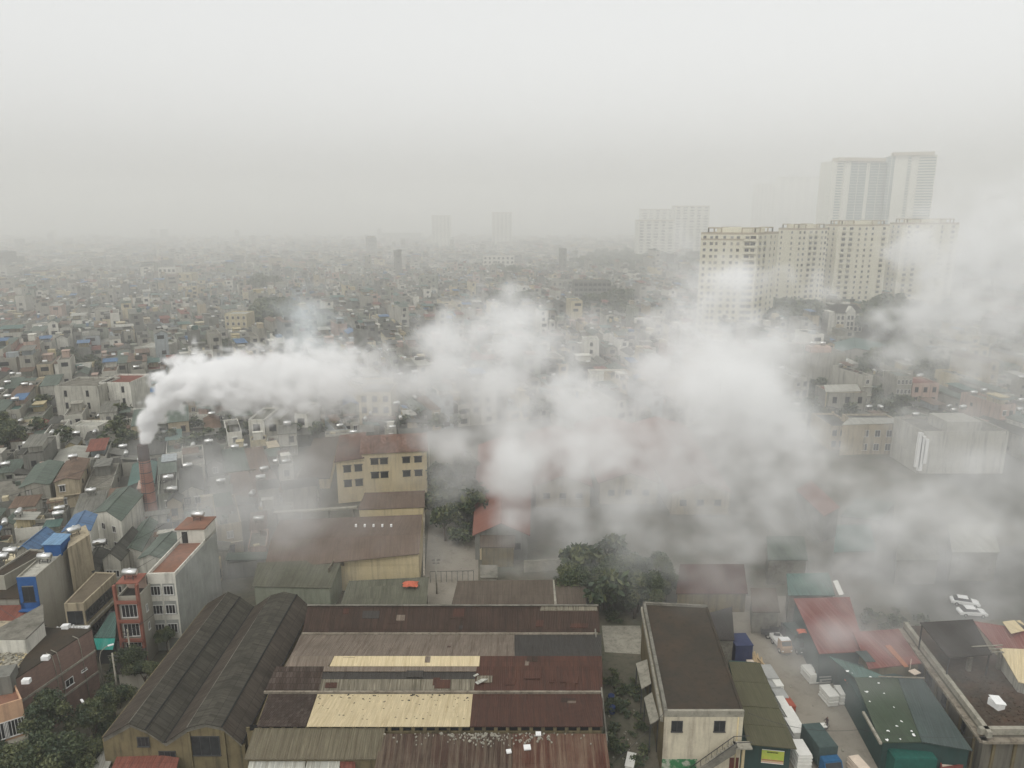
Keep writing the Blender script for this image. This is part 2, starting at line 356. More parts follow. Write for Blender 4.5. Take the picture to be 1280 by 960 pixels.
wb=thing('workshop','wide workshop whose low ridged roof is a patchwork of cream, grey and rust red sheets','workshop',(-10,84,0))
def zrow(py):  # height of the roof surface seen at that picture row
    t=[(757,9.0),(791,7.0),(793,7.0),(820,9.1),(833,8.6),(849,7.9),(863,7.1),(867,7.0),(908,9.3)]
    for (a,za),(b_,zb) in zip(t,t[1:]):
        if a<=py<=b_: return za+(zb-za)*(py-a)/(b_-a)
def bpanel(x0t,x1t,yt,x0b,x1b,yb,mat,dz=0,name='roof_panel'):
    zt,zb=zrow(yt)+dz,zrow(yb)+dz
    b=MB(); b.slab([P(x0b,yb,zb),P(x1b,yb,zb),P(x1t,yt,zt),P(x0t,yt,zt)],.08); return b.build(name,M[mat],wb)
bpanel(385,748,757,378,750,790,'rust_dark')
bpanel(677,746,757,675,747,763,'old_grey',.05)
bpanel(376,643,793.5,363,643,820,'rust_grey'); bpanel(643,752,793.5,643,752,820,'slate_grey')
bpanel(363,418,820,356,410,833,'rust_grey'); bpanel(418,600,820,412,599,832.5,'cream_sheet',.02); bpanel(600,752,820,600,753,833,'rust_red')
bpanel(345,405,833,331,399,863,'checker'); 
bpanel(405,596,833,404,595,839,'rust_grey'); bpanel(404,595,839,402,594,849,'slate_grey',-.15); bpanel(402,594,849,399,592,863,'old_grey'); bpanel(596,753,833,592,753,863,'rust_red')
bpanel(336,396,867.5,321,382,908,'checker'); bpanel(397,591,867.5,383,587,908,'cream_sheet',.02); bpanel(591,753,867.5,587,754,908,'rust_red')
RP_=random.Random(77)
for k in range(46):
    yy=RP_.choice((RP_.uniform(760,784),RP_.uniform(797,828),RP_.uniform(836,858),RP_.uniform(870,896))); hh=RP_.uniform(3,11); x_=RP_.uniform(398,728); ww=RP_.uniform(4,22)
    if yy+hh>905 or (yy<833<yy+hh) or (yy<791<yy+hh) or (yy<863<yy+hh): continue
    inc=(385<x_<590 and yy>866) or (412<x_<600 and 818<yy<834)
    if inc and RP_.random()<.75: continue
    mt=RP_.choice(('rust_grey','rust_dark','old_grey','slate_grey','rust_red','rust_red')) if x_<600 else RP_.choice(('rust_dark','rust_red','slate_grey','rust_red','rust_grey'))
    bpanel(x_+1,x_+1+ww,yy,x_,x_+ww,yy+hh,mt,.035+.002*(k%9))
def bbar(x0,y0_,x1,y1_,z,mat,name,w=.35,h=.3,parent=wb):
    b=MB(); a=P(x0,y0_,z); c_=P(x1,y1_,z); d=(c_-a); b.box((a.x+c_.x)/2,(a.y+c_.y)/2,z-h+.12,d.length,w,h,math.atan2(d.y,d.x)); return b.build(name,M[mat],parent)
bbar(377,792,747,792,7.12,'gutter','gutter',.26); bbar(330,865,752,865,7.1,'gutter','gutter',.26)
bbar(384,757,748,757,9.1,'concrete','ridge_cap',.3,.1)
b=MB(); A1=P(305,908,9.2);A2=P(754,908,9.2)
b.prism([(-30.3,71.2),(10.2,71.2),(11.6,80),(12.2,97),(-30.2,97),(-31,80)],0,6.75,0); b.build('wall',M['ochre'],wb)
b=MB()   # clerestory wall under the near eave, with openings
for x in np.arange(-30.3,10.2,1.35):
    b.box(x+.67,71.15,6.75,1.35,.2,1.75)
    b.box(x+.1,71.15,8.5,.4,.2,.5)
b.build('clerestory',M['ochre'],wb)
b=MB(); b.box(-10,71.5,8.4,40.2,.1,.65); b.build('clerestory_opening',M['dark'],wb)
b=MB()
for x,z0_ in ((10.9,0),):
    b.wallquad((11.0,71.0),(12.4,97.0),6.7,6.7,7.3,7.3,.2)
b.build('side_wall',M['concrete'],wb)
# loose scraps lying on the cream sheets are marks of rot: small dark patches as separate litter object
rnd=random.Random(5)
b=MB()
for k in range(90):
    x=rnd.uniform(398,588); y=868+abs(rnd.gauss(0,8)) if k<34 else rnd.uniform(868,900)
    z=zrow(min(907,y))+.035; p=P(x,min(907,y),z); s_=rnd.uniform(.08,.22); b.box(p.x,p.y,p.z,s_*rnd.uniform(1,2),s_,.02,rnd.random()*3)
tag(b.build('leaf_litter',M['dark']),kind='stuff')
for (x,y,w_,h_,a) in ((602,851,1.7,.55,.7),(595,844,.7,.3,.7)):
    p=P(x,y,zrow(y)+.12); b=MB(); b.box(p.x,p.y,p.z,w_,h_,.05,a)
    tag(b.build('loose_sheet',M['white_sheet']),'pale strip of loose sheet lying askew on the red brown roof' if w_>1 else 'small pale scrap beside the loose strip on the red brown roof','sheet')
# lower front roofs
wc=thing('lean_to_shed','khaki corrugated lean-to roof running below the cream roof panels','shed',(-22,68,0))
b=MB(); b.slab([P(305,949,7.7),P(474,949,7.7),P(482,910,9.0),P(318,910,9.0)],.1); b.build('roof',M['khaki_sheet'],wc)
q=[P(305,949,7.7),P(474,949,7.7),P(482,910,9.0),P(318,910,9.0)]
b=MB(); b.hexa([(q[0].x,q[0].y+.3,0),(q[1].x,q[1].y+.3,0),(q[2].x,70.6,0),(q[3].x,70.6,0)],[(q[0].x,q[0].y+.3,7.5),(q[1].x,q[1].y+.3,7.5),(q[2].x,70.6,8.7),(q[3].x,70.6,8.7)]); b.build('wall',M['ochre'],wc)
for (x0_,x1_,mm) in ((312,382,'white_sheet'),(384,425,'white_sheet')):
    b=MB(); b.slab([P(x0_-8,985,6.),P(x1_-4,985,6.),P(x1_,951,7.2),P(x0_,951,7.2)],.08); b.build('lower_roof_panel',M[mm],wc)
pslab(wc,'lower_roof_panel',[(426,962,6.9),(444,962,6.9),(444,950,7.2),(424,950,7.2)],M['r red'])
wd=thing('rusty_shed','shed roofed in dark rusted corrugated sheets littered with pale rubble','shed',(-2,66.5,0))
M['rust_streak']=m_sheet('streaked rust sheet',(.045,.029,.023),(.06,.033,.026),(.22,.18,.14),(1.,6),.30,.35,.7,.7,.25,.3)
M['rust_streak2']=m_sheet('streaked red sheet',(.07,.028,.02),(.085,.034,.025),(.26,.20,.15),(1.,6),.30,.35,.7,.7,.25,.3)
pslab(wd,'roof',[(462,985,6.7),(640,985,6.7),(640,917,8.7),(478,917,8.7)],M['rust_streak'])
pslab(wd,'roof',[(640.5,985,6.7),(766,985,6.7),(757,917,8.7),(640.5,917,8.7)],M['rust_streak2'])
b=MB(); q=[P(470,985,6.5),P(760,985,6.5),P(756,918,8.5),P(480,918,8.5)]
b.hexa([(p.x,p.y,0) for p in q],[(p.x,p.y,z) for p,z in zip(q,(6.4,6.4,8.4,8.4))]); b.build('wall',M['ochre'],wd)
b=MB()
for k in range(210):
    x=rnd.gauss(608,22) if k<130 else rnd.gauss(668,14) if k<165 else rnd.uniform(480,750); y=917+abs(rnd.gauss(0,7))
    if not 480<x<752: continue
    p=P(x,y,8.7-.0294*(y-917)); s_=rnd.uniform(.05,.26)*(1.5 if rnd.random()<.1 else 1); b.box(p.x,p.y,p.z-.01,s_,s_*rnd.uniform(.4,1),.12,rnd.random()*3)
tag(b.build('rubble',M['concrete_light']),kind='stuff')
for k,(x,y,s_,lab) in enumerate(((673,918,.55,'pale panel piece standing highest in the rubble on the rusted roof'),(659,935,.7,'square white board lying on the red rusted roof'),(636,940,.5,'small white bag on the rusted roof, nearest the bottom'))):
    p=P(x,y,8.73-.0294*max(0,y-917)); b=MB(); b.box(p.x,p.y,p.z,s_*1.1,s_,.18,.1*k,0); b.box(p.x+.05,p.y,p.z+.18,s_*.7,s_*.6,.06,.3); tag(b.build('scrap_board',M['white_paint']),lab,'board')
# ---------------------------------------------------------------- roofs behind B
M['mid_brown']=m_sheet('mid brown sheet',(0.105,0.086,0.071),(0.120,0.098,0.083),(0.068,0.053,0.045),(1.,5),.4,.4,.8,.4,.3,.15)
M['greenish_grey']=m_sheet('moss grey sheet',(0.112,0.112,0.090),(0.128,0.128,0.101),(0.060,0.060,0.045),(1.,4),.4,.4,.8,.4,.3,.15)
M['cream_wall']=m_plaster('cream plaster',(.58,.49,.32),.55,(.16,.13,.1),.9,.3)
def mono(name,label,cat,pts,rm,wm,z0=0,group=None,walls=True,th=.12):
    q=[P(*p) for p in pts]; ctr=sum(q,Vector((0,0,0)))/len(q)
    r=thing(name,label,cat,(ctr.x,ctr.y,0),group)
    b=MB(); b.slab(q,th); b.build('roof',rm,r)
    if walls:
        g=[p+(Vector((ctr.x,ctr.y,p.z))-p).normalized()*.35 for p in q]
        b=MB(); b.hexa([(p.x,p.y,z0) for p in g],[(p.x,p.y,p.z-th-.02) for p in g]); b.build('wall',wm,r)
    else:
        for p in q:
            g=p+(Vector((ctr.x,ctr.y,p.z))-p).normalized()*.3
            b=MB(); b.box(g.x,g.y,z0,.14,.14,p.z-th-z0-.02); b.build('post',M['frame_dark'],r)
    RESERVED.append([(p.x,p.y) for p in q]); return r,q
mono('low_shed','low grey brown shed with an orange tarpaulin near its far edge','shed',[(425,757,3.2),(533,757,3.2),(536,721,5.0),(436,726,5.0)],M['greenish_grey'],M['concrete'])
mono('low_shed','long brown roof with one pale strip, right behind the patchwork workshop','shed',[(564,757,4),(733,757,4),(733,724,5.6),(572,726,5.6)],M['mid_brown'],M['ochre'])
b=MB(); b.slab([P(693,755,4.15),P(696,755,4.15),P(693,725,5.65),P(691,725,5.65)],.06); tag(b.build('loose_sheet',M['concrete_light']),'narrow pale board laid down the slope of the long brown roof','sheet')
def tarp(px,py,z,lab,r=1.2,seed=0,col=None):
    rr=random.Random(seed); p=P(px,py,z); b=MB(); n=9
    for i in range(n):
        for j in range(n):
            u=i/(n-1)*2-1; v=j/(n-1)*2-1; e=max(0,1-u*u*.8-v*v*.8)
            b.v.append((p.x+u*r*(1+.15*rr.uniform(-1,1)),p.y+v*r*.7*(1+.15*rr.uniform(-1,1)),p.z+.05+.7*e*r*.6+rr.uniform(0,.12)))
    for i in range(n-1):
        for j in range(n-1): b.face((i*n+j,(i+1)*n+j,(i+1)*n+j+1,i*n+j+1),0,None,False)
    b.v.extend([(v[0],v[1],v[2]-.03) for v in b.v[:n*n]])
    for i in range(n-1):
        for j in range(n-1): b.face(tuple(n*n+k for k in (i*n+j,i*n+j+1,(i+1)*n+j+1,(i+1)*n+j)))
    ring=[i*n for i in range(n)]+[(n-1)*n+j for j in range(1,n)]+[i*n+n-1 for i in range(n-2,-1,-1)]+[j for j in range(n-2,0,-1)]
    for a_,c_ in zip(ring,ring[1:]+ring[:1]): b.face((a_,a_+n*n,c_+n*n,c_))
    return tag(b.build('tarpaulin',M[col or 'orange']),lab,'tarpaulin','crumpled tarpaulins' )
M['orange']=m_plain('orange tarpaulin',(.48,.13,.075),.5,0,.2)
tarp(513,731,4.75,'dull orange tarpaulin on the low grey shed behind the workshop',1.25,1)
# hall D with pale gable wall
M['hall_roof']=m_sheet('faded brown roof',(0.143,0.109,0.090),(0.158,0.120,0.101),(0.098,0.075,0.064),(1.2,5),.35,.3,.85,.3,.35,.1)
dh=thing('factory_hall','big factory hall with faded brown roof and cream end wall before the yellow block','factory',(-31,126,0))
pslab(dh,'roof',[(330,712,5.4),(524,692,7.2),(526,668,8.6),(338,676,7.4)],M['hall_roof'])
pslab(dh,'roof',[(338,676,7.4),(526,668,8.6),(528,643,7.4),(350,650,6.4)],M['hall_roof'])
qa=[P(430,699,6.2),P(523,692,7.0),P(528,643,7.2),P(352,650,6.2),P(334,708,5.2)]
b=MB(); b.prism([(p.x,p.y) for p in (qa[4],qa[0],qa[1],qa[2],qa[3])],0,4.9); b.build('wall',M['cream_wall'],dh)
b=MB(); b.wallquad(qa[0].xy,qa[1].xy,4.8,4.8,6.0,6.75,.3); b.wallquad(qa[1].xy,qa[2].xy,4.8,4.8,6.75,7.1,.3); b.build('gable_wall',M['cream_wall'],dh)
b=MB()
for k in range(5):
    p=P(445+k*11,657.5,8.15); b.box(p.x,p.y,8.0,.35,.35,.5)
b.build('roof_vent',M['white_paint'],dh)
bbar(530,720,530,640,5.2,'gutter','rain_pipe',.3,.2,dh)
RESERVED.append([(p.x,p.y) for p in qa])
# ramp-like tiled roof between hall and office
mono('annex','brown roofed annex leaning against the foot of the yellow block','annex',[(447,637,6.6),(531,634,6.6),(531,613,7.8),(456,616,7.8)],M['hall_roof'],M['cream_wall'])
# greenish shed E
mono('green_grey_shed','moss grey shed with a plain pale wall behind the double ridged warehouse','shed',[(315,733,4.9),(414,735,4.9),(428,699,6.2),(322,703,6.2)],M['greenish_grey'],m_plaster('dull green plaster',(.27,.29,.24),.4))
b=MB(); b.wallquad(P(414,752,0).xy,P(434,716,0).xy,0,0,6.4,6.4,.2); tag(b.build('fence',M['old_grey']),'tall fence of streaked sheets beside the moss grey shed','fence')
# ---------------------------------------------------------------- C: yellow office block
M['yellow_wall']=m_plaster('pale yellow plaster',(.80,.68,.48),.40,(.22,.18,.13),.85,.4)
M['tiles']=m_sheet('old clay tiles',(.19,.11,.085),(.23,.13,.10),(.10,.075,.065),(.5,.4),.5,.7,.9,.5,.25,.4)
M['tiles_red']=m_sheet('patched clay tiles',(.20,.105,.08),(.38,.25,.21),(.10,.075,.065),(.5,.5),.5,.6,.9,.5,.25,.4)
Zo=12.0
FL,FR=P(452,566,Zo),P(533,562,Zo); dirx=(FR-FL).normalized(); diry=Vector((-dirx.y,dirx.x,0))
BL,BR=FL+diry*13,FR+diry*13
LF0,LF1=P(420,576,10.6),P(455,573,10.6)
off_=thing('office_block','three storey pale yellow block with brown tiled roofs and paired windows','office block',(-27,168,0))
b=MB(); b.prism([(p.x,p.y) for p in (FL,FR,BR,BL)],0,Zo-.1); b.build('wall',M['yellow_wall'],off_)
l2=LF0+diry*17; l3=LF1+diry*17
b=MB(); b.prism([(p.x,p.y) for p in (LF0,LF1,l3,l2)],0,10.5); b.build('wing_wall',M['yellow_wall'],off_)
def up(p,z): return Vector((p.x,p.y,z))
RF=.5
b=MB(); e=dirx*.4
m0=(up(FL,0)+up(BL,0))/2; m1=(up(FR,0)+up(BR,0))/2
b.slab([up(FL-e-diry*.5,Zo-.15),up(FR+e-diry*.5,Zo-.15),up(m1+e,Zo+2.2),up(m0-e,Zo+2.2)],.12); b.build('roof',M['tiles_red'],off_)
b=MB(); b.slab([up(m0-e,Zo+2.2),up(m1+e,Zo+2.2),up(BR+e+diry*.5,Zo-.15),up(BL-e+diry*.5,Zo-.15)],.12); b.build('roof',M['tiles'],off_)
b=MB(); b.slab([up(LF0-e-diry*.5,10.5),up(LF1-diry*.5+e*.2,10.9),up(l3,12.0),up(l2-e,11.6)],.14); b.build('wing_roof',M['tiles'],off_)
b=MB()
b.wallquad(up(FL,0)-diry*.02-e*.2,up(FR,0)-diry*.02+e*.2,Zo-.75,Zo-.75,Zo-.25,Zo-.25,.6)
b.wallquad(up(LF0,0)-diry*.1-e*.3,up(LF1,0)-diry*.1,9.9,9.9,10.35,10.35,.6); b.build('cornice',M['cream_wall'],off_)
A=up(FL,0);B=up(FR,0)
for z in (9.0,5.6):
    for f in (.155,.30,.645,.83): wins(off_,A,B,[z],[f+.035],1.75,1.35,hood=.55,bars=1,frame='frame_dark')
A=up(LF0,0);B=up(LF1,0)
for z in (7.6,4.0):
    for f in (.38,.78): wins(off_,A,B,[z],[f],1.7,1.5,hood=.5,bars=1,frame='frame_dark')
b=MB(); p=P(536,560,11); b.tube([(p.x,p.y,0),(p.x,p.y,12)],.1,6); p2=P(457,575,9); b.tube([(p2.x,p2.y,0),(p2.x,p2.y,11)],.07,6); b.build('drain_pipe',M['frame_white'],off_)
RESERVED.append([(p.x,p.y) for p in (LF0,FR,BR,l2)])
p=P(383,595,6.5)
mono('annex','small brown roofed store beside the left wing of the yellow block','annex',[(372,598,2.8),(412,598,2.8),(424,545,3.6),(392,548,3.6)],M['mid_brown'],M['cream_wall'])
# pale elevated pipe bridge left of hall
pb=thing('pipe_bridge','pale pipe bridge on posts left of the annex, half lost in thin smoke','pipe bridge',(-44,137,0))
a=P(342,640,5.6); b_=P(446,633,5.6)
b=MB(); b.slab([a-Vector((0,.5,0)),b_-Vector((0,.5,0)),b_+Vector((0,.5,0)),a+Vector((0,.5,0))],.35); b.build('deck',M['concrete_light'],pb)
for t in (.04,.33,.66,.96):
    q=a.lerp(b_,t); b=MB(); b.box(q.x,q.y,0,.3,.3,5.2); b.build('post',M['concrete'],pb)
# concrete lane wall running up-left
b=MB(); b.wallquad(P(360,632,0).xy,P(408,560,0).xy,0,0,2.6,2.6,1.2); tag(b.build('boundary_wall',M['concrete_light']),'pale boundary wall running away from the pipe bridge','wall')
# ---------------------------------------------------------------- G: red roofed halls in the smoke
M['pinkred']=m_sheet('faded red roof',(.22,.10,.08),(.25,.115,.095),(.16,.095,.08),(1.5,5),.25,.3,.8,.3,.35,.08)
gz=[(-7.2,3.0,130,186,'red roofed factory hall nearest the yellow block, its gable by the courtyard'),(5.5,18,156,196,'second red roofed hall behind the thick smoke'),(20.5,34,158,206,'third red roofed hall behind the thick smoke'),
    (36,49,152,205,'fourth red roofed hall, one patch of its roof glowing through the smoke')]
for x0_,x1_,ya,yb,lab in gz:
    r,q=gable('factory_hall',lab,'factory',[(x0_,ya),(x1_,ya),(x1_+2,yb),(x0_-1.5,yb)],5.6,8.0,M['w buff'] if x0_>0 else M['w dark grey'],M['pinkred'],'red roofed factory halls',.5)
    wins(r,(x0_,ya),(x1_,ya),[2.2],[.2,.5,.8],1.5,1.4,frame='frame_dark')
mono('annex','low brown roof under the gable of the red hall with a row of vents','annex',[(600,684,4.2),(644,684,4.2),(644,664,5.6),(600,664,5.6)],M['mid_brown'],M['ochre'])
b=MB(); b.wallquad(P(600,700,0).xy,P(645,697,0).xy,0,0,2.3,2.3,.2)
for k in range(9): 
    p=P(602+k*5,700,0); b.box(p.x,p.y-.12,2.3,.18,.18,.5)
tag(b.build('fence_wall',M['cream_wall']),'cream wall topped with short posts beside the courtyard','wall')
mono('low_shed','small pale block with one opening beside the courtyard','shed',[(600,722,2.6),(622,722,2.6),(622,706,2.8),(600,706,2.8)],M['concrete'],M['concrete_light'])
mono('low_shed','low rust brown shed just behind the dark roofed store','shed',[(845,742,3.6),(935,742,3.6),(930,705,5),(850,705,5)],M['rust_red'],M['ochre'])
b=MB(); b.wallquad(P(655,716,0).xy,P(705,713,0).xy,0,0,2.4,2.4,.3); tag(b.build('boundary_wall',M['concrete_light']),'mossy boundary wall in front of the dark trees','wall')
# gate across courtyard
b=MB(); a=P(538,728,0);c2=P(592,727,0)
b.tube([a+Vector((0,0,2.2)),c2+Vector((0,0,2.2))],.05,5)
for t in np.linspace(0,1,9): q=a.lerp(c2,float(t)); b.box(q.x,q.y,0,.08,.08,2.2)
tag(b.build('gate',M['frame_dark']),'thin dark railing gate across the courtyard','gate')
# ---------------------------------------------------------------- J: dark roofed store with outside stair
M['dark_roof']=m_dirt('dark mossy flat roof',(0.051,0.044,0.037),(0.068,0.051,0.039),(0.034,0.033,0.026),.25,1.4)
M['white_wall']=m_plaster('dirty white plaster',(.62,.57,.47),.75,(.2,.16,.13),.9,.5)
Zj=9.0
jq=[P(831,889,Zj),P(930,889,Zj),P(884,757,Zj),P(804,753,Zj)]
jb=thing('store_building','long store with dark mossy flat roof, dirty white front and outside stair','store',(24,84,0))
b=MB(); b.prism([(p.x,p.y) for p in jq],0,Zj-.6); b.build('wall',M['white_wall'],jb)
b=MB(); b.prism([(p.x,p.y) for p in jq],Zj-.6,Zj-.25); b.build('roof',M['dark_roof'],jb)
b=MB(); w_=.45
b.wallquad(jq[0].xy+Vector((-.04,-.04)),jq[1].xy+Vector((.04,-.04)),Zj-.75,Zj-.75,Zj+.05,Zj+.05,.35); b.build('parapet',M['concrete_light'],jb)
b=MB(); b.wallquad((jq[3]-Vector((.05,0,0))).xy,(jq[0]-Vector((.05,0,0))).xy,0,0,Zj-.72,Zj-.72,.04); b.build('side_wall',M['ochre'],jb)
b=MB(); b.wallquad(jq[3].xy-Vector((.06,0)),jq[0].xy-Vector((.06,0)),Zj-.7,Zj-.7,Zj+.1,Zj+.1,.4); b.build('parapet',M['concrete'],jb)
b=MB(); b.wallquad(jq[1].xy+Vector((.05,.2)),jq[2].xy+Vector((.05,0)),Zj-.9,Zj-.9,Zj-.1,Zj-.1,.3); b.build('parapet',M['dark_roof'],jb)
b=MB(); b.wallquad(jq[2].xy+Vector((0,.05)),jq[3].xy+Vector((0,.05)),Zj-.9,Zj-.9,Zj+.12,Zj+.12,.3); b.build('parapet',M['concrete'],jb)
A=jq[0];B=jq[1]
for f in (.165,.705): wins(jb,A,B,[6.2],[f],1.35,1.5,frame='frame_dark')
b=MB(); d=(B-A).normalized(); n_=Vector((d.y,-d.x,0))
b.wallquad((A+n_*.03).xy,(A+d*4.2+n_*.03).xy,.9,.9,2.4,2.4,.05); b.build('painted_wall_panel',m_dirt('green scrawled paint',(.05,.20,.09),(.42,.44,.38),(.03,.12,.06),1.2,2.5,.9,(.45,.55)),jb)
st=MB()  # outside stair
s0=A+d*2.6+n_*1.1; s1=A+d*8.2+n_*1.1; N_=14
for k in range(N_):
    t=k/(N_-1); p=s0.lerp(s1,t); z=.2+t*4.9; st.box(p.x,p.y,z,.42,1.1,.2,math.atan2(d.y,d.x))
st.slab([up(s0-n_*-.55-d*.3,-.0+.05),up(s1-n_*-.55,4.95),up(s1+n_*-.55,4.95),up(s0+n_*-.55-d*.3,.05)],.25)
p=s1+d*.9; st.box(p.x,p.y,5.1,2.,1.2,.2,math.atan2(d.y,d.x))
st.build('stair',M['concrete_light'],jb)
b=MB(); c0_=s0-n_*-.6-d*.3; c1_=s1-n_*-.6
b.hexa([up(c0_,.0),up(c1_,4.6),up(c1_-n_*.12,4.6),up(c0_-n_*.12,.0)],[up(c0_,1.0),up(c1_,5.9),up(c1_-n_*.12,5.9),up(c0_-n_*.12,1.0)]); b.build('balustrade',M['concrete'],jb)
b=MB()
for off in (.52,-.52):
    a=s0-n_*-off; c_=s1-n_*-off
    b.tube([up(a,1.1),up(c_,6.0),up(c_+d*1.8,6.1)],.05,5)
    for t in np.linspace(0,1,10): q=a.lerp(c_,float(t)); b.box(q.x,q.y,.2+t*4.9,.05,.05,.9)
b.build('stair_railing',M['frame_dark'],jb)
b=MB(); q=B-d*.6+n_*.05; b.tube([up(q,0),up(q,8.2)],.09,6); q=B+n_*.9; b.box(q.x,q.y,0,.3,.3,5.1); b.build('stair_post',M['cream_wall'],jb)
b=MB(); q=A+d*8.1; b.wallquad((q+n_*.04).xy,(q+d*1.1+n_*.04).xy,0,0,2.6,2.6,.06); b.build('door',m_plain('rust red door',(.12,.04,.03)),jb)
RESERVED.append([(p.x,p.y) for p in jq])
# duct along J's left wall and two loose awnings
b=MB(); b.wallquad(P(801,756,8.2).xy,P(826,893,8.2).xy,7.2,7.2,7.9,7.9,.5); tag(b.build('gutter_channel',M['concrete_light']),'pale gutter channel running along the left side of the dark roofed store','gutter')
mono('awning','beige sheet awning hanging off the left side of the dark store, the farther one','awning',[(802,861,4.4),(814,854,5.),(809,824,5.),(795,829,4.4)],M['cream_sheet'] if 0 else M['concrete_light'],None,walls=False,group='beige awnings')
mono('awning','beige sheet awning with a tear, nearer of the pair beside the dark store','awning',[(813,905,4.4),(824,899,5.),(815,865,5.),(805,872,4.4)],M['concrete_light'],None,walls=False,group='beige awnings')
# things on far end of J
mono('low_shed','grey clutter covered lean-to beyond the right edge of the dark store','shed',[(888,800,4.6),(918,800,4.6),(915,758,4.6),(880,768,4.6)],M['slate_grey'],M['concrete'])
b=MB(); p=P(924,823,0); b.box(p.x,p.y,0,2.6,3.2,3.2,.05); b.box(p.x,p.y,3.2,2.75,3.35,.08,.05)
for sx in (-.9,0,.9): b.box(p.x+sx,p.y-1.63,.2,.06,.06,2.8,.05)
tag(b.build('container',m_plain('navy container paint',(.035,.045,.10),.6)),'navy blue container between the dark store and the lumber pile','container')
# ---------------------------------------------------------------- K: olive canopy with yellow banner
M['olive']=m_sheet('olive canopy sheet',(0.092,0.088,0.058),(0.099,0.095,0.061),(0.061,0.061,0.041),(1.1,6),.25,.25,.7,.4,.3,.05)
M['teal_wall']=m_plaster('dark teal metal',(.035,.07,.07),.4,(.03,.03,.03),.6,.4)
ck=thing('canopy_shed','long olive green canopy shed with stepped roof and dark teal end wall','shed',(32,81,0))
kr=[(911,826.5),(951,828.5),(934,930),(996,936)]
def kx(t,s):  # t down the shed, s across
    l=Vector((911,826.5)).lerp(Vector((934.5,930)),t); r=Vector((950,828)).lerp(Vector((996,936)),t)
    return l.lerp(r,s)
steps=[0,.24,.53,.755,1.0]
for i in range(4):
    z=4.4+(.12*(i%2)); t0_,t1_=steps[i],steps[i+1]
    pts=[(*kx(t1_,0),z+.5),(*kx(t1_,1),z),(*kx(t0_+.004,1),z),(*kx(t0_+.004,0),z+.5)]
    pslab(ck,'roof',pts,M['olive'])
q=[P(*kx(1,0),4.1),P(*kx(1,1),4.1),P(*kx(0,1),4.1),P(*kx(0,0),4.1)]
g=[up(q[0]+Vector((-.6,.5,0)),0),up(q[1]+Vector((-.5,.5,0)),0),up(q[2]+Vector((-.5,-.2,0)),0),up(q[3],0)]
b=MB(); b.hexa(g,[up(p,4.25) for p in g]); b.build('wall',M['teal_wall'],ck)
fa,fb=g[0],g[1]; d=(fb-fa).normalized(); n_=Vector((d.y,-d.x,0))
# banner
bn=thing('banner','yellow green banner with dark heading hung on the teal end wall of the olive shed','banner',tuple(up(fb-d*1.6+n_*.1,1.4)))
w0=fb-d*3.3+n_*.12; w1=fb-d*.7+n_*.12
b=MB(); b.wallquad(w0.xy,w1.xy,1.5,1.5,3.3,3.3,.05); b.build('board',m_dirt('banner yellow green',(.50,.52,.10),(.36,.50,.09),(.55,.50,.16),.9,1.5,.6),bn)
b=MB(); b.wallquad((w0+d*.03+n_*.01).xy,(w1-d*.03+n_*.01).xy,1.55,1.55,1.78,1.78,.03); b.build('stripe',m_plain('banner pink',(.55,.36,.30)),bn)
b=MB(); b.wallquad((w0+d*.03+n_*.01).xy,(w1-d*.03+n_*.01).xy,1.83,1.83,2.0,2.0,.03); b.build('stripe',m_plain('banner brown',(.36,.17,.10)),bn)
b=MB(); L_=(w1-w0).length; rr=random.Random(3)
x=.62
while x<1.85:
    ww=rr.uniform(.09,.14); a=w0+d*x+n_*.012; c_=w0+d*(x+ww)+n_*.012
    b.wallquad(a.xy,c_.xy,2.92,2.92,3.1,3.1,.03); x+=ww+.035
b.build('lettering',m_plain('banner ink',(.05,.07,.02)),bn)
b=MB()
for a_,c_,z0_,z1_ in ((w0,w1,3.28,3.34),(w0,w1,1.46,1.52)): b.wallquad((a_+n_*.02).xy,(c_+n_*.02).xy,z0_,z0_,z1_,z1_,.06)
b.build('frame',M['white_paint'],bn)
# ---------------------------------------------------------------- stacks of pale panels
M['foam']=m_plain('pale foam panel',(.66,.65,.60),.8,0,.06)
M['foam_warm']=m_plain('warm pale panel',(.62,.52,.42),.8,0,.08)
M['foam_grey']=m_plain('grey panel',(.36,.36,.34),.8,0,.08)
def stack(px,py,w_,l_,h_,rot,lab,mat='foam',layers=None,z0=0,group='stacks of pale panels in the yard'):
    p=P(px,py,z0+h_); t=thing('panel_stack',lab,'panel stack',(p.x,p.y,z0),group,rot,local=True)
    n=layers or max(3,int(h_/.24)); th=(h_-.15)/n; rr=random.Random(px*7+py)
    b=MB()
    for k in range(n):
        b.box(rr.uniform(-.05,.05),rr.uniform(-.05,.05),.15+k*th,w_-.12*(k%2),l_-.12*(k%2),th-.02,rr.uniform(-.01,.01))
    b.build('panels',M[mat],t)
    b=MB()
    for s_ in (-.35,.35): b.box(0,l_*s_,0,w_*.96,.16,.14)
    for k in range(1,n): b.box(0,-l_*.25,.15+k*th-.05,w_*.9,.08,.05); b.box(0,l_*.25,.15+k*th-.05,w_*.9,.08,.05)
    b.build('pallet',M['bark'],t); return t
stack(961,839,1.7,3.2,1.9,.05,'grey white panel stack at the far end of the row along the olive canopy','foam_grey')
stack(971,850,1.1,2.6,1.7,.05,'whitest panel stack of the row, second from the far end of the canopy')
stack(966,852,1.5,2.6,1.6,.05,'dull panel stack tucked against the canopy, beside the whitest stack','foam_grey')
stack(975,865,1.7,2.4,1.4,.05,'messy grey panel stack third along the canopy, broken sheets on it','foam_grey')
stack(979,877,1.2,2.6,1.6,.04,'panel stack beside the red crate, halfway along the canopy')
stack(987,890,1.4,2.4,1.7,.04,'plain panel stack just nearer than the red crate')
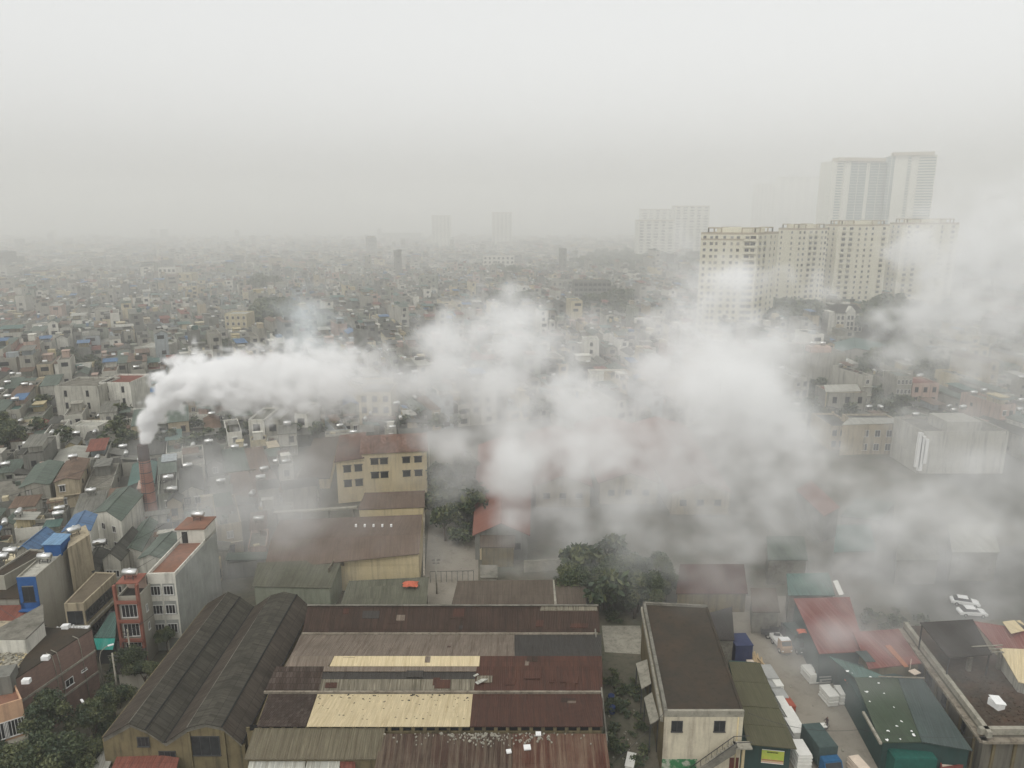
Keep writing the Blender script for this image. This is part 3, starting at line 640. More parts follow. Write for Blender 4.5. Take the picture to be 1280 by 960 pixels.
stack(995,906,1.8,2.9,1.9,.03,'wide panel stack second nearest along the canopy')
stack(1001,934,1.8,2.9,2.4,.03,'tall cream panel stack nearest the banner')
stack(1013,837,1.5,2.7,1.5,.12,'white panel stack with a person standing at its foot')
stack(1026,836,1.8,2.8,1.5,.1,'grey topped panel stack just behind the one with the person','foam_grey')
stack(1037,863,1.5,2.6,1.7,.12,'tall narrow white panel stack on the yard, left of the orange tarpaulin')
stack(1059,862,2.9,2.1,1.7,.04,'broad white panel stack under the orange tarpaulin')
stack(1081,960,1.5,4.4,1.6,.2,'single long cream panel stack at the bottom edge near the green container','foam_warm')
b=MB(); p=P(985,882,.6); b.box(p.x,p.y,0,1.1,2.1,1.2,.1); b.box(p.x,p.y,1.2,1.2,2.2,.08,.1); tag(b.build('crate',m_plain('brick red crate',(.33,.09,.06))),'brick red crate among the panel stacks by the canopy','crate')
# lumber
b=MB(); rr=random.Random(8); p=P(943,826,1)
for k in range(26): b.box(p.x+rr.uniform(-1,1.1),p.y+rr.uniform(-.6,.9),rr.uniform(0,1.3),.22,rr.uniform(2,3.6),.07,rr.uniform(-.25,.25))
tag(b.build('lumber_pile',m_plain('sawn timber',(.45,.33,.19))),'untidy pile of pale sawn planks beside the navy container','lumber pile')
b=MB()
for k in range(22): b.box(p.x+.6+rr.uniform(-1,1.3),p.y-1.6+rr.uniform(-1,.6),rr.uniform(0,.9),.3,rr.uniform(1,2),.09,rr.uniform(-.8,.8))
tag(b.build('scrap_pile',m_plain('dark red scrap',(.13,.05,.045))),'dark red scrap heap at the foot of the plank pile','scrap pile')
stack(942,833,1.0,3.4,1.2,.0,'pinkish timber boards stacked just beyond the olive canopy','foam_warm')
# ---------------------------------------------------------------- vehicles
def wheelset(t,pts,r=.42,w_=.24):
    for x,y in pts:
        b=MB(); b.tube([(x-w_/2,y,r),(x+w_/2,y,r)],r,12); o=b.build('wheel',M['black_rubber'],t)
        b=MB(); b.tube([(x-w_/2-.01,y,r),(x+w_/2+.01,y,r)],r*.5,8); g_=b.build('rim',M['steel'],o)
def truck(px,py,rot,lab,cabm,boxm,L=5.2,Wd=2.0,cargo='box',hh=2.6):
    p=P(px,py,1.2); t=thing('truck',lab,'truck',(p.x,p.y,0),None,rot,local=True)
    b=MB(); k=-L/2
    prof=[(k,.5),(k,1.35),(k+.25,1.5),(k+.6,2.15),(k+1.55,2.2),(k+1.6,.5)]
    n=len(prof); v0=len(b.v); b.v+=[(-Wd/2*.95,y,z) for y,z in prof]+[(Wd/2*.95,y,z) for y,z in prof]
    b.face([v0+i for i in range(n)]); b.face([v0+n+i for i in range(n)][::-1])
    for i in range(n): b.face((v0+i,v0+n+i,v0+n+(i+1)%n,v0+(i+1)%n))
    b.build('cab',cabm,t)
    b=MB(); b.box(0,k+1.1,2.22,Wd*.9,1.0,.06); b.build('cab_roof',M['white_paint'] if cargo=='bed' and boxm is M['frame_white'] else cabm,t)
    b=MB(); b.v+=[(-Wd*.42,k+.262,1.53),(Wd*.42,k+.262,1.53),(Wd*.42,k+.575,2.1),(-Wd*.42,k+.575,2.1)]; b.v=[(x,y-.03,z) for x,y,z in b.v]; b.face((0,1,2,3)); b.build('windscreen',M['glass'],t)
    b=MB(); b.box(0,.8-.1,.45,Wd*.5,L-1.6,.25); b.build('chassis',M['frame_dark'],t)
    b=MB()
    if cargo=='box': b.box(0,.85,.75,Wd,L-1.75,hh-.75); b.box(0,.85,hh,Wd-.1,L-1.85,.04)
    else:
        b.box(0,.85,.72,Wd,L-1.75,.1)
        for s_ in (-1,1): b.box(s_*(Wd/2-.03),.85,.82,.06,L-1.75,.45)
        b.box(0,.85-(L-1.75)/2+.03,.82,Wd-.12,.06,.9); b.box(0,.85+(L-1.75)/2-.03,.82,Wd-.12,.06,.45)
    b.build('cargo_body',boxm,t)
    for s_ in (-.7,.7):
        b=MB(); b.box(s_,k-.01,.75,.3,.05,.18); b.build('headlight',M['white_paint'],t)
    wheelset(t,[(-Wd/2+.13,k+.85),(Wd/2-.13,k+.85),(-Wd/2+.13,L/2-1.1),(Wd/2-.13,L/2-1.1)])
    return t
M['navy_cab']=m_plain('blue cab',(.03,.11,.22),.4); M['dkgreen']=m_plain('dark green tarp',(.06,.085,.08),.7)
M['orange_paint']=m_plain('faded orange paint',(.36,.21,.10),.5)
truck(1027,943,.12,'blue cabbed truck with dark green box body at the bottom of the yard',M['navy_cab'],M['dkgreen'],6.0,2.4,'box',3.3)
truck(976,801,.1,'small truck with pale cab roof and faded orange front parked on the yard',M['orange_paint'],M['frame_white'],4.4,1.7,'bed')
truck(996,800,.15,'dark green truck parked close behind the small orange fronted one',M['dkgreen'],M['dkgreen'],5.4,2.0,'box',2.7)
truck(970,788,1.3,'dark flatbed standing crosswise at the far end of the yard',M['frame_dark'],M['frame_dark'],4.6,1.9,'bed')
def car(x,y,rot,lab):
    t=thing('parked_car',lab,'car',(x,y,0),'white cars parked on the side street',rot,local=True)
    W2=.88; prof=[(-2.2,.35),(-2.22,.72),(-2.0,.92),(-1.35,1.0),(1.0-.1,1.0),(1.9,.88),(2.2,.68),(2.2,.35)]
    b=MB(); n=len(prof)
    rings=[(-W2,.0),(-W2*.97,.06),(W2*.97,.06),(W2,.0)]
    b.v+=[(x_,-W2,z) for x_,z in prof]+[(x_,W2,z) for x_,z in prof]
    b.face(range(n)); b.face([n+i for i in range(n)][::-1])
    for i in range(n): b.face((i,n+i,n+(i+1)%n,(i+1)%n))
    o=b.build('body',M['white_paint'],t); md=o.modifiers.new('bevel','BEVEL'); md.width=.08; md.segments=2
    b=MB(); lo=[(-1.75,-.80),(1.0,-.80),(1.0,.80),(-1.75,.80)]; hi=[(-1.2,-.62),(.35,-.62),(.35,.62),(-1.2,.62)]
    b.hexa([(x_,y_,.98) for x_,y_ in lo],[(x_,y_,1.42) for x_,y_ in hi]); b.build('windows',M['glass'],t)
    b=MB(); b.slab([(-1.22,-.64,1.47),(.37,-.64,1.47),(.37,.64,1.47),(-1.22,.64,1.47)],.06); b.build('roof',M['white_paint'],t)
    wheelset(t,[(-1.35,-.8),(-1.35,.8),(1.4,-.8),(1.4,.8)],.33,.2)
    for c_ in t.children:
        if c_.name.startswith('wheel'): pass
    for s_ in (-1,1):
        b=MB(); b.box(2.18,s_*.62,.62,.08,.34,.14); b.build('headlight',M['frame_white'],t)
    return t
p=P(1215,765,.6); car(p.x,p.y,-.12,'white hatchback parked nearer the red roofs')
p=P(1206,752,.6); car(p.x,p.y,-.35,'white car parked just behind the other, half faded by smoke')
# fix wheels: tubes above run along x for trucks; cars face +x so turn them
for o in bpy.data.objects:
    if o.name.startswith('wheel') and o.parent and o.parent.name.startswith('parked_car'):
        v=[vv.co.copy() for vv in o.data.vertices]; cx=sum(p.x for p in v)/len(v); cy=sum(p.y for p in v)/len(v)
        for ch in [o]+list(o.children):
            for vv in ch.data.vertices:
                dx,dy=vv.co.x-cx,vv.co.y-cy; vv.co.x=cx-dy; vv.co.y=cy+dx
# ---------------------------------------------------------------- people
def person(px,py,rot,lab,top,legs,reach=True):
    p=P(px,py,0); t=thing('person',lab,'person',(p.x,p.y,0),None,rot,local=True)
    pts=[(0,0,.93),(0,0,1.15),(0,.01,1.38),(0,.01,1.5),(0,.02,1.62),(0,.02,1.72),(.10,0,.88),(.13,-.06,.5),(.14,.08,.06),(.14,-.05,.03),(-.10,0,.88),(-.12,.12,.5),(-.13,.18,.08),(-.13,.06,.03),
         (.19,0,1.4),(.26,-.08,1.15),(.22,-.34,1.05),(.22,-.42,1.04),(-.19,0,1.4),(-.26,-.06,1.15),(-.22,-.32,1.05),(-.22,-.40,1.04)]
    ed=[(0,1),(1,2),(2,3),(3,4),(4,5),(0,6),(6,7),(7,8),(8,9),(0,10),(10,11),(11,12),(12,13),(2,14),(14,15),(15,16),(16,17),(2,18),(18,19),(19,20),(20,21)]
    rad=[.15,.14,.15,.06,.10,.07,.10,.07,.05,.04,.10,.07,.05,.04,.07,.05,.04,.035,.07,.05,.04,.035]
    me=bpy.data.meshes.new('body'); me.from_pydata(pts,ed,[]); o=bpy.data.objects.new('body',me); COL.objects.link(o); o.parent=t
    m=o.modifiers.new('s','SKIN'); me.skin_vertices.new() if not me.skin_vertices else None
    for i,v in enumerate(me.skin_vertices[0].data): v.radius=(rad[i],rad[i]); v.use_root=(i==0)
    m2=o.modifiers.new('u','SUBSURF'); m2.levels=1; m2.render_levels=1
    m_,tt,b_,N,L=newmat('clothed figure'); g_=N('ShaderNodeTexCoord'); sx=N('ShaderNodeSeparateXYZ'); L(g_.outputs['Object'],sx.inputs[0])
    c1=mixc(N,L,ramp(N,L,sx.outputs[2],.9,.92,0,1),legs,top); c2=mixc(N,L,ramp(N,L,sx.outputs[2],1.5,1.52,0,1),c1,(.32,.2,.14)); c3=mixc(N,L,ramp(N,L,sx.outputs[2],1.66,1.67,0,1),c2,(.02,.018,.015))
    L(c3,b_.inputs['Base Color']); me.materials.append(m_); return t
person(1033,910,-1.4,'person in dark clothes pushing the loaded handcart across the yard',(.05,.03,.03),(.05,.05,.06))
person(1018,852,2.6,'person in black standing in front of the white panel stack',(.03,.03,.035),(.03,.03,.03))
pc=P(1021,909,.5); ct=thing('handcart','handcart loaded with pale boards being pushed across the yard','handcart',(pc.x,pc.y,0),None,.05,local=True)
b=MB(); b.box(0,0,.55,2.3,1.1,.08); b.tube([(1.15,-.4,.6),(1.5,-.4,.95),(1.5,.4,.95),(1.15,.4,.6)],.03,5); b.build('deck',M['frame_dark'],ct)
b=MB(); b.box(0,-.2,.64,2.5,.34,.12); b.box(.05,.28,.64,2.4,.3,.14,.04); b.box(-.1,.04,.78,2.0,.3,.1,-.05); b.build('boards',M['foam'],ct)
for sx in (-.7,.7):
    for sy in (-.5,.5):
        b=MB(); b.tube([(sx,sy-.05,.27),(sx,sy+.05,.27)],.27,10); b.build('wheel',M['black_rubber'],ct)
# ---------------------------------------------------------------- O: red and green sheds on the right
M['red_sheet']=m_sheet('faded crimson sheet',(0.15,0.052,0.048),(0.208,0.064,0.056),(0.288,0.192,0.176),(1.,8),.35,.12,.7,.4,.3,.1)
M['green_sheet']=m_sheet('dull green sheet',(0.058,0.082,0.058),(0.068,0.088,0.065),(0.041,0.051,0.037),(1.1,8),.3,.3,.7,.4,.3,.06)
M['bluegrey_sheet']=m_sheet('blue grey sheet',(0.068,0.092,0.092),(0.075,0.095,0.099),(0.051,0.061,0.061),(1.1,8),.3,.3,.65,.4,.3,.06)
mono('red_shed','large faded red roofed shed, farther of the two, with thin smoke across it','shed',[(1024,817,5.2),(1082,814,5.2),(1062,746,5.8),(992,748,5.8)],M['red_sheet'],M['teal_wall'],group='red sheds')
rs,_=mono('red_shed','red roofed shed with a pale grey patch and an orange strip, beside the concrete channel','shed',[(1086,836,5.6),(1152,829,5.6),(1123,786,6.1),(1066,790,6.1)],M['red_sheet'],M['ochre'],group='red sheds')
pslab(rs,'roof_patch',[(1082,827,5.85),(1095,827,5.85),(1083,813,5.95),(1069,814,5.95)],M['bluegrey_sheet'],.05)
pslab(rs,'roof_patch',[(1131,834,5.75),(1136,833,5.75),(1113,806,5.95),(1106,807,5.95)],m_plain('orange roof strip',(.36,.14,.07)),.05)
mono('teal_shed','teal roofed shed with one pale strip behind the red sheds','shed',[(985,744,5.4),(1044,744,5.4),(1036,716,6.2),(983,717,6.2)],M['r teal'],M['concrete'])
b=MB(); b.slab([P(1049,744,5.5),P(1055,743,5.5),P(1047,725,5.9),P(1041,726,5.9)],.06); tag(b.build('loose_sheet',M['foam']),'pale strip of sheet beside the teal roof','sheet')
gs=thing('green_shed','broad green and blue grey roofed shed scattered with white scraps','shed',(56,82,0))
pslab(gs,'roof',[(1101,928,4.6),(1152,927,4.6),(1122,848,5.0),(1068,846,5.0)],M['green_sheet'])
pslab(gs,'roof',[(1152.5,927,4.6),(1216,938,4.6),(1153,848,5.2),(1122.5,848,5.0)],M['bluegrey_sheet'])
pslab(gs,'roof',[(1068,846,5.05),(1110,846.5,5.1),(1083,836,5.3),(1036,820,5.3)],M['r teal'])
g=[P(1104,925,4.3),P(1212,934,4.3),P(1150,850,4.3),P(1045,822,4.3)]
b=MB(); b.hexa([up(p,0) for p in g],[up(p,4.25) for p in g]); b.build('wall',M['teal_wall'],gs)
bbar(1079,890,1101,929,4.75,'concrete_light','gutter',.3,.3,gs); bbar(1098,846,1156,848,5.35,'gutter','ridge_cap',.12,.12,gs)
for p_ in [[(p.x,p.y) for p in g]]: RESERVED.append(p_)
rr=random.Random(4)
for k,(x,y) in enumerate([(1066,842),(1060,839),(1081,842),(1088,846),(1098,854),(1083,865),(1105,867),(1117,884),(1127,902),(1121,908),(1110,914),(1139,914),(1142,919),(1125,924),(1109,925),(1087,877),(1052,832)]):
    p=P(x,y,5.05 if y<850 else 4.95-(y-850)*.004); b=MB(); s_=rr.uniform(.12,.26); n0=7; b.v=[(p.x,p.y,p.z+s_*.5)]
    for j in range(n0):
        a=j/n0*6.28; rj=s_*rr.uniform(.5,1.5); b.v.append((p.x+math.cos(a)*rj,p.y+math.sin(a)*rj,p.z+.02+rr.uniform(0,.05)))
    for j in range(n0): b.face((0,1+j,1+(j+1)%n0))
    b.face(list(range(n0,0,-1)))
    tag(b.build('scrap_of_foam',M['white_paint']),'small white foam scrap lying on the green and blue grey shed roof','scrap','white scraps on the green roof')
tarp(1003,790,4.2,'orange tarpaulin tied over a pole beside the farther red shed',.8,3)
tarp(1066,853,3.4,'bright orange tarpaulin crumpled between the broad panel stack and the green roof',.9,4)
b=MB(); p=P(1143,842,5); b.box(p.x,p.y,5.2,1.2,1.,.1,.4); p=P(1137,840,5); b.tube([(p.x,p.y,5),(p.x,p.y,7)],.04,5); tag(b.build('roof_hatch',M['foam_warm']),'small pale hatch with a thin pole at the corner of the blue grey roof','hatch')
M['box_green']=m_plain('bottle green sheet',(.02,.10,.08),.5)
r,_=pblock('green_container','bottle green box with dark side at the bottom edge in front of the green shed','container',[(1119,949),(1172,949),(1158,929),(1106,930)],3.2,M['box_green'],M['box_green'],0)
r,_=pblock('open_crate','open crate of cream panels beside the bottle green box','crate',[(1176,962),(1204,958),(1198,948),(1174,950)],1.6,m_plain('crate red',(.2,.06,.05)),M['foam_warm'],.2)
# ---------------------------------------------------------------- Q: flat roof with concrete eave channel
Zq=7.0
M['debris_roof']=m_dirt('littered dark roof',(0.048,0.041,0.034),(0.082,0.051,0.037),(0.116,0.105,0.088),.3,2.2)
cq=[P(1232,911,Zq),P(1420,911,Zq),P(1330,777,Zq),P(1130,777,Zq)]
r=thing('flat_roofed_building','flat roofed building with littered dark roof and wide pale concrete eave','building',((cq[0].x+cq[2].x)/2,86,0))
b=MB(); b.prism([(p.x,p.y) for p in cq],0,Zq-.9); b.build('wall',m_plaster('grimy cement',(.16,.15,.13),.9),r)
b=MB(); b.prism([(p.x,p.y) for p in cq],Zq-.9,Zq-.7); b.build('roof',M['debris_roof'],r)
for a,c_ in ((cq[3],cq[0]),(cq[0],cq[1])):
    d=(c_-a).normalized(); n_=Vector((d.y,-d.x,0)); a2=a-d*(0 if a is cq[3] else .6); c2=c_+d*(.6 if a is cq[3] else 0)
    b=MB(); b.wallquad((a2+n_*.04).xy,(c2+n_*.04).xy,Zq-.8,Zq-.8,Zq,Zq,.55); b.build('parapet',M['concrete_light'],r)
    b=MB(); b.wallquad((a2+n_*.75).xy,(c2+n_*.75).xy,Zq-1.5,Zq-1.5,Zq-1.15,Zq-1.15,.9); b.build('eave_ledge',M['gutter'],r)
    for k in range(7):
        q=a.lerp(c_,(k+.5)/7)+n_*.06; b=MB(); b.box(q.x,q.y,0,.35,.35,Zq-1.5,math.atan2(d.y,d.x)); b.build('pilaster',M['ochre'],r)
wins(r,cq[3],cq[0],[3.2],[.2,.4,.6,.8],1.6,1.4,frame='frame_dark')
RESERVED.append([(p.x,p.y) for p in cq])
b=MB()
for k in range(420):
    x=rr.uniform(1190,1290);y=rr.uniform(845,905); p=P(x,y,Zq-.68)
    if x<1175+ (y-835)*.75+10: continue
    s_=rr.uniform(.05,.28); b.box(p.x,p.y,Zq-.69,s_,s_*rr.uniform(.3,1),s_*.4,rr.random()*3)
tag(b.build('rubble',M['debris_roof']),kind='stuff')
p=P(1246,877,Zq); b=MB(); b.box(p.x,p.y,Zq-.69,1.1,1.5,.9,.3); b.slab([Vector((p.x-.7,p.y-.85,Zq+.3)),Vector((p.x+.6,p.y-.95,Zq+.2)),Vector((p.x+.7,p.y+.75,Zq+.3)),Vector((p.x-.5,p.y+.9,Zq+.35))],.06); tag(b.build('roof_box',M['white_paint']),'white lidded box alone on the littered dark roof','box')
mono('canopy','dark corrugated canopy on pale columns standing over the littered roof','canopy',[(1186,822,9.6),(1240,818,9.6),(1216,774,10.4),(1150,778,10.4)],M['slate_grey'],None,z0=Zq-.7,walls=False)
cn=thing('roof_frame','pale column frame with rails beside the dark canopy','frame',(66,90,Zq-.7))
for x,y in ((1210,838),(1248,836)):
    p=P(x,y,Zq-.7); b=MB(); b.box(p.x,p.y,Zq-.7,.5,.5,2.6); b.build('column',M['concrete'],cn)
for z in (Zq+1.9,Zq+2.4,Zq+2.9):
    a=P(1210,838,Zq-.7);c_=P(1248,836,Zq-.7); b=MB(); b.tube([up(a,z),up(c_,z)],.09,5); b.build('rail',M['concrete_light'],cn)
mono('red_roofed_house','dull red roofed house at the right edge below the white cars','house',[(1246,811,7.4),(1300,815,7.4),(1290,788,8.6),(1216,776,8.6)],M['red_sheet'],M['w buff'])
mono('cream_roofed_house','cream sheet roofed house at the right edge above the littered roof','house',[(1273,852,8.0),(1310,862,8.0),(1300,812,9.0),(1249,810,9.0)],M['cream_sheet'],M['w pale grey'])
for pts,lab in (([(1264,792,8.9),(1281,788,8.9),(1268,775,8.9),(1253,777,8.9)],'cream panel laid over the dull red roof'),([(1276,779,8.9),(1283,783,8.9),(1275,775,8.9),(1270,776,8.9)],'narrow cream strip beside the cream panel on the red roof')):
    b=MB(); b.slab([P(*p) for p in pts],.06); tag(b.build('roof_sheet',M['cream_sheet']),lab,'sheet')
# mid-right roofs in thin smoke
for pts,rm,lab in (([(1042,690,5.),(1095,688,5.),(1088,655,6),(1046,656,6)],'r teal','teal roof faint through smoke behind the red sheds'),([(1050,645,5.),(1100,650,5),(1120,628,5.6),(1072,622,5.6)],'r green','green roof faint through smoke, two rows behind the red sheds'),
    ([(995,612,6),(1030,645,6),(1050,634,6.8),(1014,600,6.8)],'pinkred','slanting red roof seen through the smoke'),([(1120,700,5),(1175,700,5),(1170,668,6),(1122,668,6)],'r grey','grey roof in smoke beyond the side street'),
    ([(1190,690,6),(1250,690,6),(1240,655,7),(1185,655,7)],'r pale','pale roof in smoke beyond the side street'),([(960,700,5),(1010,700,5),(1005,670,6),(958,670,6)],'r green','green shed roof hidden in smoke at the back of the yard'),
    ([(940,765,4),(975,765,4),(970,735,4.6),(938,735,4.6)],'mid_brown','small brown shed at the back corner of the yard')):
    mono('shed',lab,'shed',pts,M[rm],M['concrete'])
# ---------------------------------------------------------------- hero houses on the near left
M['blue_paint']=m_plain('strong blue paint',(.03,.10,.27),.7); RG=random.Random(9); M['pane_pale']=m_plain('curtained pane',(.34,.33,.30),.4,0,.2); M['grey_glass']=m_plain('greyish glass',(.15,.15,.145),.3,0,.2); M['blue_sheet']=M['r blue']
M['grey_wall']=m_plaster('bare cement render',(.36,.345,.31),.35,(.12,.115,.1),.9,.3)
HG='tube houses on the near left'
r,c_=pblock('tube_house','tall tube house with strong blue front, plain grey side wall and blue rooftop cabin','house',[(21,724),(45,723),(97,678),(73,678)],13,M['grey_wall'],M['w pale grey'],.35,group=HG)
A,B=c_[0],c_[1]; d=(B-A).normalized(); n_=Vector((d.y,-d.x,0))
b=MB(); b.wallquad((A+n_*.1).xy,(B+n_*.1).xy,11.9,11.9,13.3,13.3,.12); b.wallquad((A+n_*.1).xy,(A+d*.5+n_*.1).xy,2,2,11.9,11.9,.12); b.wallquad((B-d*.5+n_*.1).xy,(B+n_*.1).xy,2,2,11.9,11.9,.12); b.wallquad((A+n_*.1).xy,(B+n_*.1).xy,7.9,7.9,9.1,9.1,.12); b.wallquad((A+n_*.1).xy,(B+n_*.1).xy,4,4,5.2,5.2,.12); b.build('front_panel',M['blue_paint'],r)
b=MB(); b.box(*((A+B)/2+n_*.5).xy,8.0,B.x-A.x,.9,.15); b.box(*((A+B)/2+n_*.5).xy,4.1,B.x-A.x,.9,.15); b.build('balcony',M['blue_paint'],r)
wins(r,A,B,[9.2,5.3],[.5],1.9,2.5,frame='frame_dark')
b=MB(); q=[P(x,y,15.0) for x,y in ((54,681),(75,681),(87,669),(68,668))]; b.prism([(p.x,p.y) for p in q],13.04,15.); b.build('rooftop_cabin',M['blue_paint'],r)
b=MB(); b.slab([up(p,15.15)+(p-(q[0]+q[2])/2).normalized()*.3 for p in q],.08); b.build('cabin_roof',m_sheet('light blue sheet',(.17,.30,.50),(.2,.34,.54),(.12,.2,.3)),r)
b=MB(); q=[P(x,y,14.2) for x,y in ((84,686),(112,668),(107,656),(88,664))]; b.prism([(p.x,p.y) for p in q],0,14.2); b.build('rear_block',M['w buff'],r)
p=P(56,699,13.6); steel_tank(p.x,p.y,13.05,.1,'steel water tank on the blue fronted tube house, beside its blue cabin')
p=P(92,662,15.2); steel_tank(p.x,p.y,14.2,1.0,'steel water tank tilted on the rear block behind the blue cabin')
def ghouse(lab,roofpx,z,zr,wm,rm,wz=(),group=HG,rm2=None,nm='tube_house'):
    q=[P(x,y,z) for x,y in roofpx]; r,q=gable(nm,lab,'house',q,z,zr,M[wm],M[rm],group,.25,True,M[rm2] if rm2 else None)
    if wz: wins(r,q[0],q[1],wz,[.3,.7],1.1,1.3,frame='frame_white')
    return r,q
ghouse('house with bright blue gabled sheet roof just left of the blue cabin',[(18,689),(42,690),(70,667),(47,666)],11,12.2,'w grey','blue_sheet',[8,5])
ghouse('house whose blue sheet roof stands behind the blue cabin, before the cream side wall',[(78,664),(112,662),(120,643),(94,643)],12,12.8,'w white','blue_sheet',[8,5])
r,c_=pblock('tube_house','low brown roofed house with long row of side windows and ornate white balcony front','house',[(80,756),(104,755),(145,717),(119,716)],9.6,M['w buff'],m_dirt('brown flat roof',(.15,.125,.095),(.12,.10,.075),(.08,.07,.055),.4,1.5),.15,group=HG)
wins(r,c_[1],c_[2],[6.6],[.12,.3,.48,.66,.84],1.9,1.7,frame='frame_dark'); wins(r,c_[1],c_[2],[3.4],[.12,.3,.48,.66,.84],1.9,1.7,frame='frame_dark')
b=MB(); d=(c_[2]-c_[1]).normalized(); n_=Vector((d.y,-d.x,0)); b.wallquad((c_[1]+n_*.35).xy,(c_[2]+n_*.35).xy,5.7,5.7,5.95,5.95,.33); b.build('ledge',M['concrete_light'],r)
A,B=c_[0],c_[1]; d=(B-A).normalized(); n_=Vector((d.y,-d.x,0)); ce=(A+B)/2+n_*.8
b=MB(); b.box(ce.x,ce.y,5.9,(B-A).length+1.2,1.6,.2); 
for k in range(9):
    t=(k/8-.5)*((B-A).length+1.1); b.box(ce.x+t,ce.y-.75,6.1,.2,.14,.75+.5*math.exp(-(k-4)**2/2.5))
b.box(ce.x,ce.y-.75,6.1,(B-A).length+1.2,.1,.6); b.build('balcony',M['white_paint'],r)
wins(r,A,B,[6.3,3.2],[.5],2.2,2.2,frame='frame_dark')
ghouse('grey pedimented house with a small skylight panel, behind the brown roofed house',[(128,699),(150,699),(176,668),(158,667)],8.8,10.2,'w pale grey','r dark',[5.5,2.5])
ghouse('house with a lichen grey hipped roof beside the pedimented house',[(96,716),(121,716),(136,688),(113,688)],7.5,8.3,'w grey','r dark',[4])
p=P(125,683,9.5); steel_tank(p.x,p.y,9.2,.3,'steel water tank on the grey roofs beside the pedimented house')
# red balcony house
M['salmon']=m_plaster('brick red paint',(.27,.11,.085),.3,(.12,.07,.06),.8,.3)
r,c_=pblock('tube_house','narrow house with brick red balconies and grilled windows beside the white streaked house','house',[(146,749),(174,748),(196,722),(172,722)],11.2,M['grey_wall'],M['slate_grey'],.4,group=HG)
A,B=c_[0],c_[1]; d=(B-A).normalized(); n_=Vector((d.y,-d.x,0)); Lw=(B-A).length; ce=(A+B)/2
for z in (10.7,7.6,4.5,1.4):
    b=MB(); q=ce+n_*.35; b.box(q.x,q.y,z,Lw+.2,.7,.22); q=ce+n_*.68; b.box(q.x,q.y,z+.22,Lw+.2,.08,.35); b.build('balcony',M['salmon'],r)
b=MB()
for s_ in (0,Lw): q=A+d*s_+n_*.3; b.box(q.x,q.y,.2,.35,.5,13.4)
b.build('column',M['salmon'],r)
wins(r,A,B,[8.2,5.1,2.0],[.5],Lw-.9,2.1,frame='frame_white',bars=3)
wins(r,c_[1],c_[2],[8.,5.],[.3],.6,1.2)
b=MB(); q=[A+d*.0-n_*.2,B-n_*.2,B-n_*3.2,A-n_*3.2]; b.slab([up(p,13.6) for p in q],.15); b.build('top_canopy',M['salmon'],r)
b=MB(); q=ce-n_*3.1; b.box(q.x,q.y,11.25,Lw-.2,.2,2.2); b.build('rear_room',M['w pinkish'],r)
q=ce-n_*1.5; steel_tank(q.x,q.y,13.62,0,'steel water tank crowning the house with brick red balconies')
q=ce-n_*4.4; steel_tank(q.x,q.y,11.25,0.1,'yellowish steel water tank behind the crowning one on the brick red house')
# white streaked house
M['streak_white']=m_plaster('peeling whitewash over cement',(.34,.355,.35),.35,(.55,.55,.53),.85,.6)
M['terra']=m_dirt('terracotta terrace',(.25,.13,.095),(.21,.12,.09),(.13,.09,.075),.4,1.6)
r,c_=pblock('tube_house','tall white fronted house with peeling grey side wall, terracotta terrace and stair room','house',[(184,721),(219,720),(270,664),(237,665)],12.6,M['streak_white'],M['terra'],.55,group=HG,pm=M['w white'])
A,B,C_,D_=c_; d=(B-A).normalized(); n_=Vector((d.y,-d.x,0)); u=(C_-B).normalized()
q=[D_-u*4.6,C_-u*4.6,C_,D_]
b=MB(); b.prism([(p.x,p.y) for p in q],12.64,15.1); b.build('stair_room',M['w white'],r)
b=MB(); b.slab([up(p,15.3)+(p-(q[0]+q[2])/2).normalized()*.3 for p in q],.2); b.build('stair_room_roof',M['terra'],r)
b=MB(); e=q[0]+d*.8+n_*.04; b.wallquad(e.xy,(e+d*.9).xy,12.7,12.7,14.7,14.7,.05); b.build('door',M['dark'],r)
b=MB(); b.wallquad((A+n_*.06).xy,(B+n_*.06).xy,11.4,11.4,13.1,13.1,.1)
for z in (9.0,5.8,2.6): b.wallquad((A+n_*.06).xy,(B+n_*.06).xy,z-.5,z-.5,z+.35,z+.35,.1)
for t in (0,.44,.94): e=A+d*(B-A).length*t; b.wallquad((e+n_*.07).xy,(e+d*.22+n_*.07).xy,0,0,11.4,11.4,.1)
b.build('front_wall',M['w white'],r)
wins(r,A,B,[9.5,6.3,3.1],[.24,.7],1.5,1.55,frame='frame_white',bars=2)
p=(q[2]+q[3])/2-u*1.2; steel_tank(p.x,p.y,15.32,.0,'steel water tank on the stair room of the white streaked house')
RESERVED.append([(c_[0].x,c_[0].y),(c_[1].x,c_[1].y),(c_[2].x,c_[2].y),(c_[3].x,c_[3].y)])
ghouse('house with long grey green gabled roof beside the white streaked house',[(174,697),(202,697),(230,670),(201,668)],11.6,12.3,'w pale grey','r green')
ghouse('white walled house with big washed green roof in front of the brick chimney',[(118,640),(151,650),(178,618),(146,611)],11.0,12.1,'w white','r green',[8.0,4.8])
ghouse('house with faded grey green roof between the green roofed house and the pedimented house',[(150,690),(176,688),(196,652),(178,652)],8.4,9.3,'w pale grey','r green')
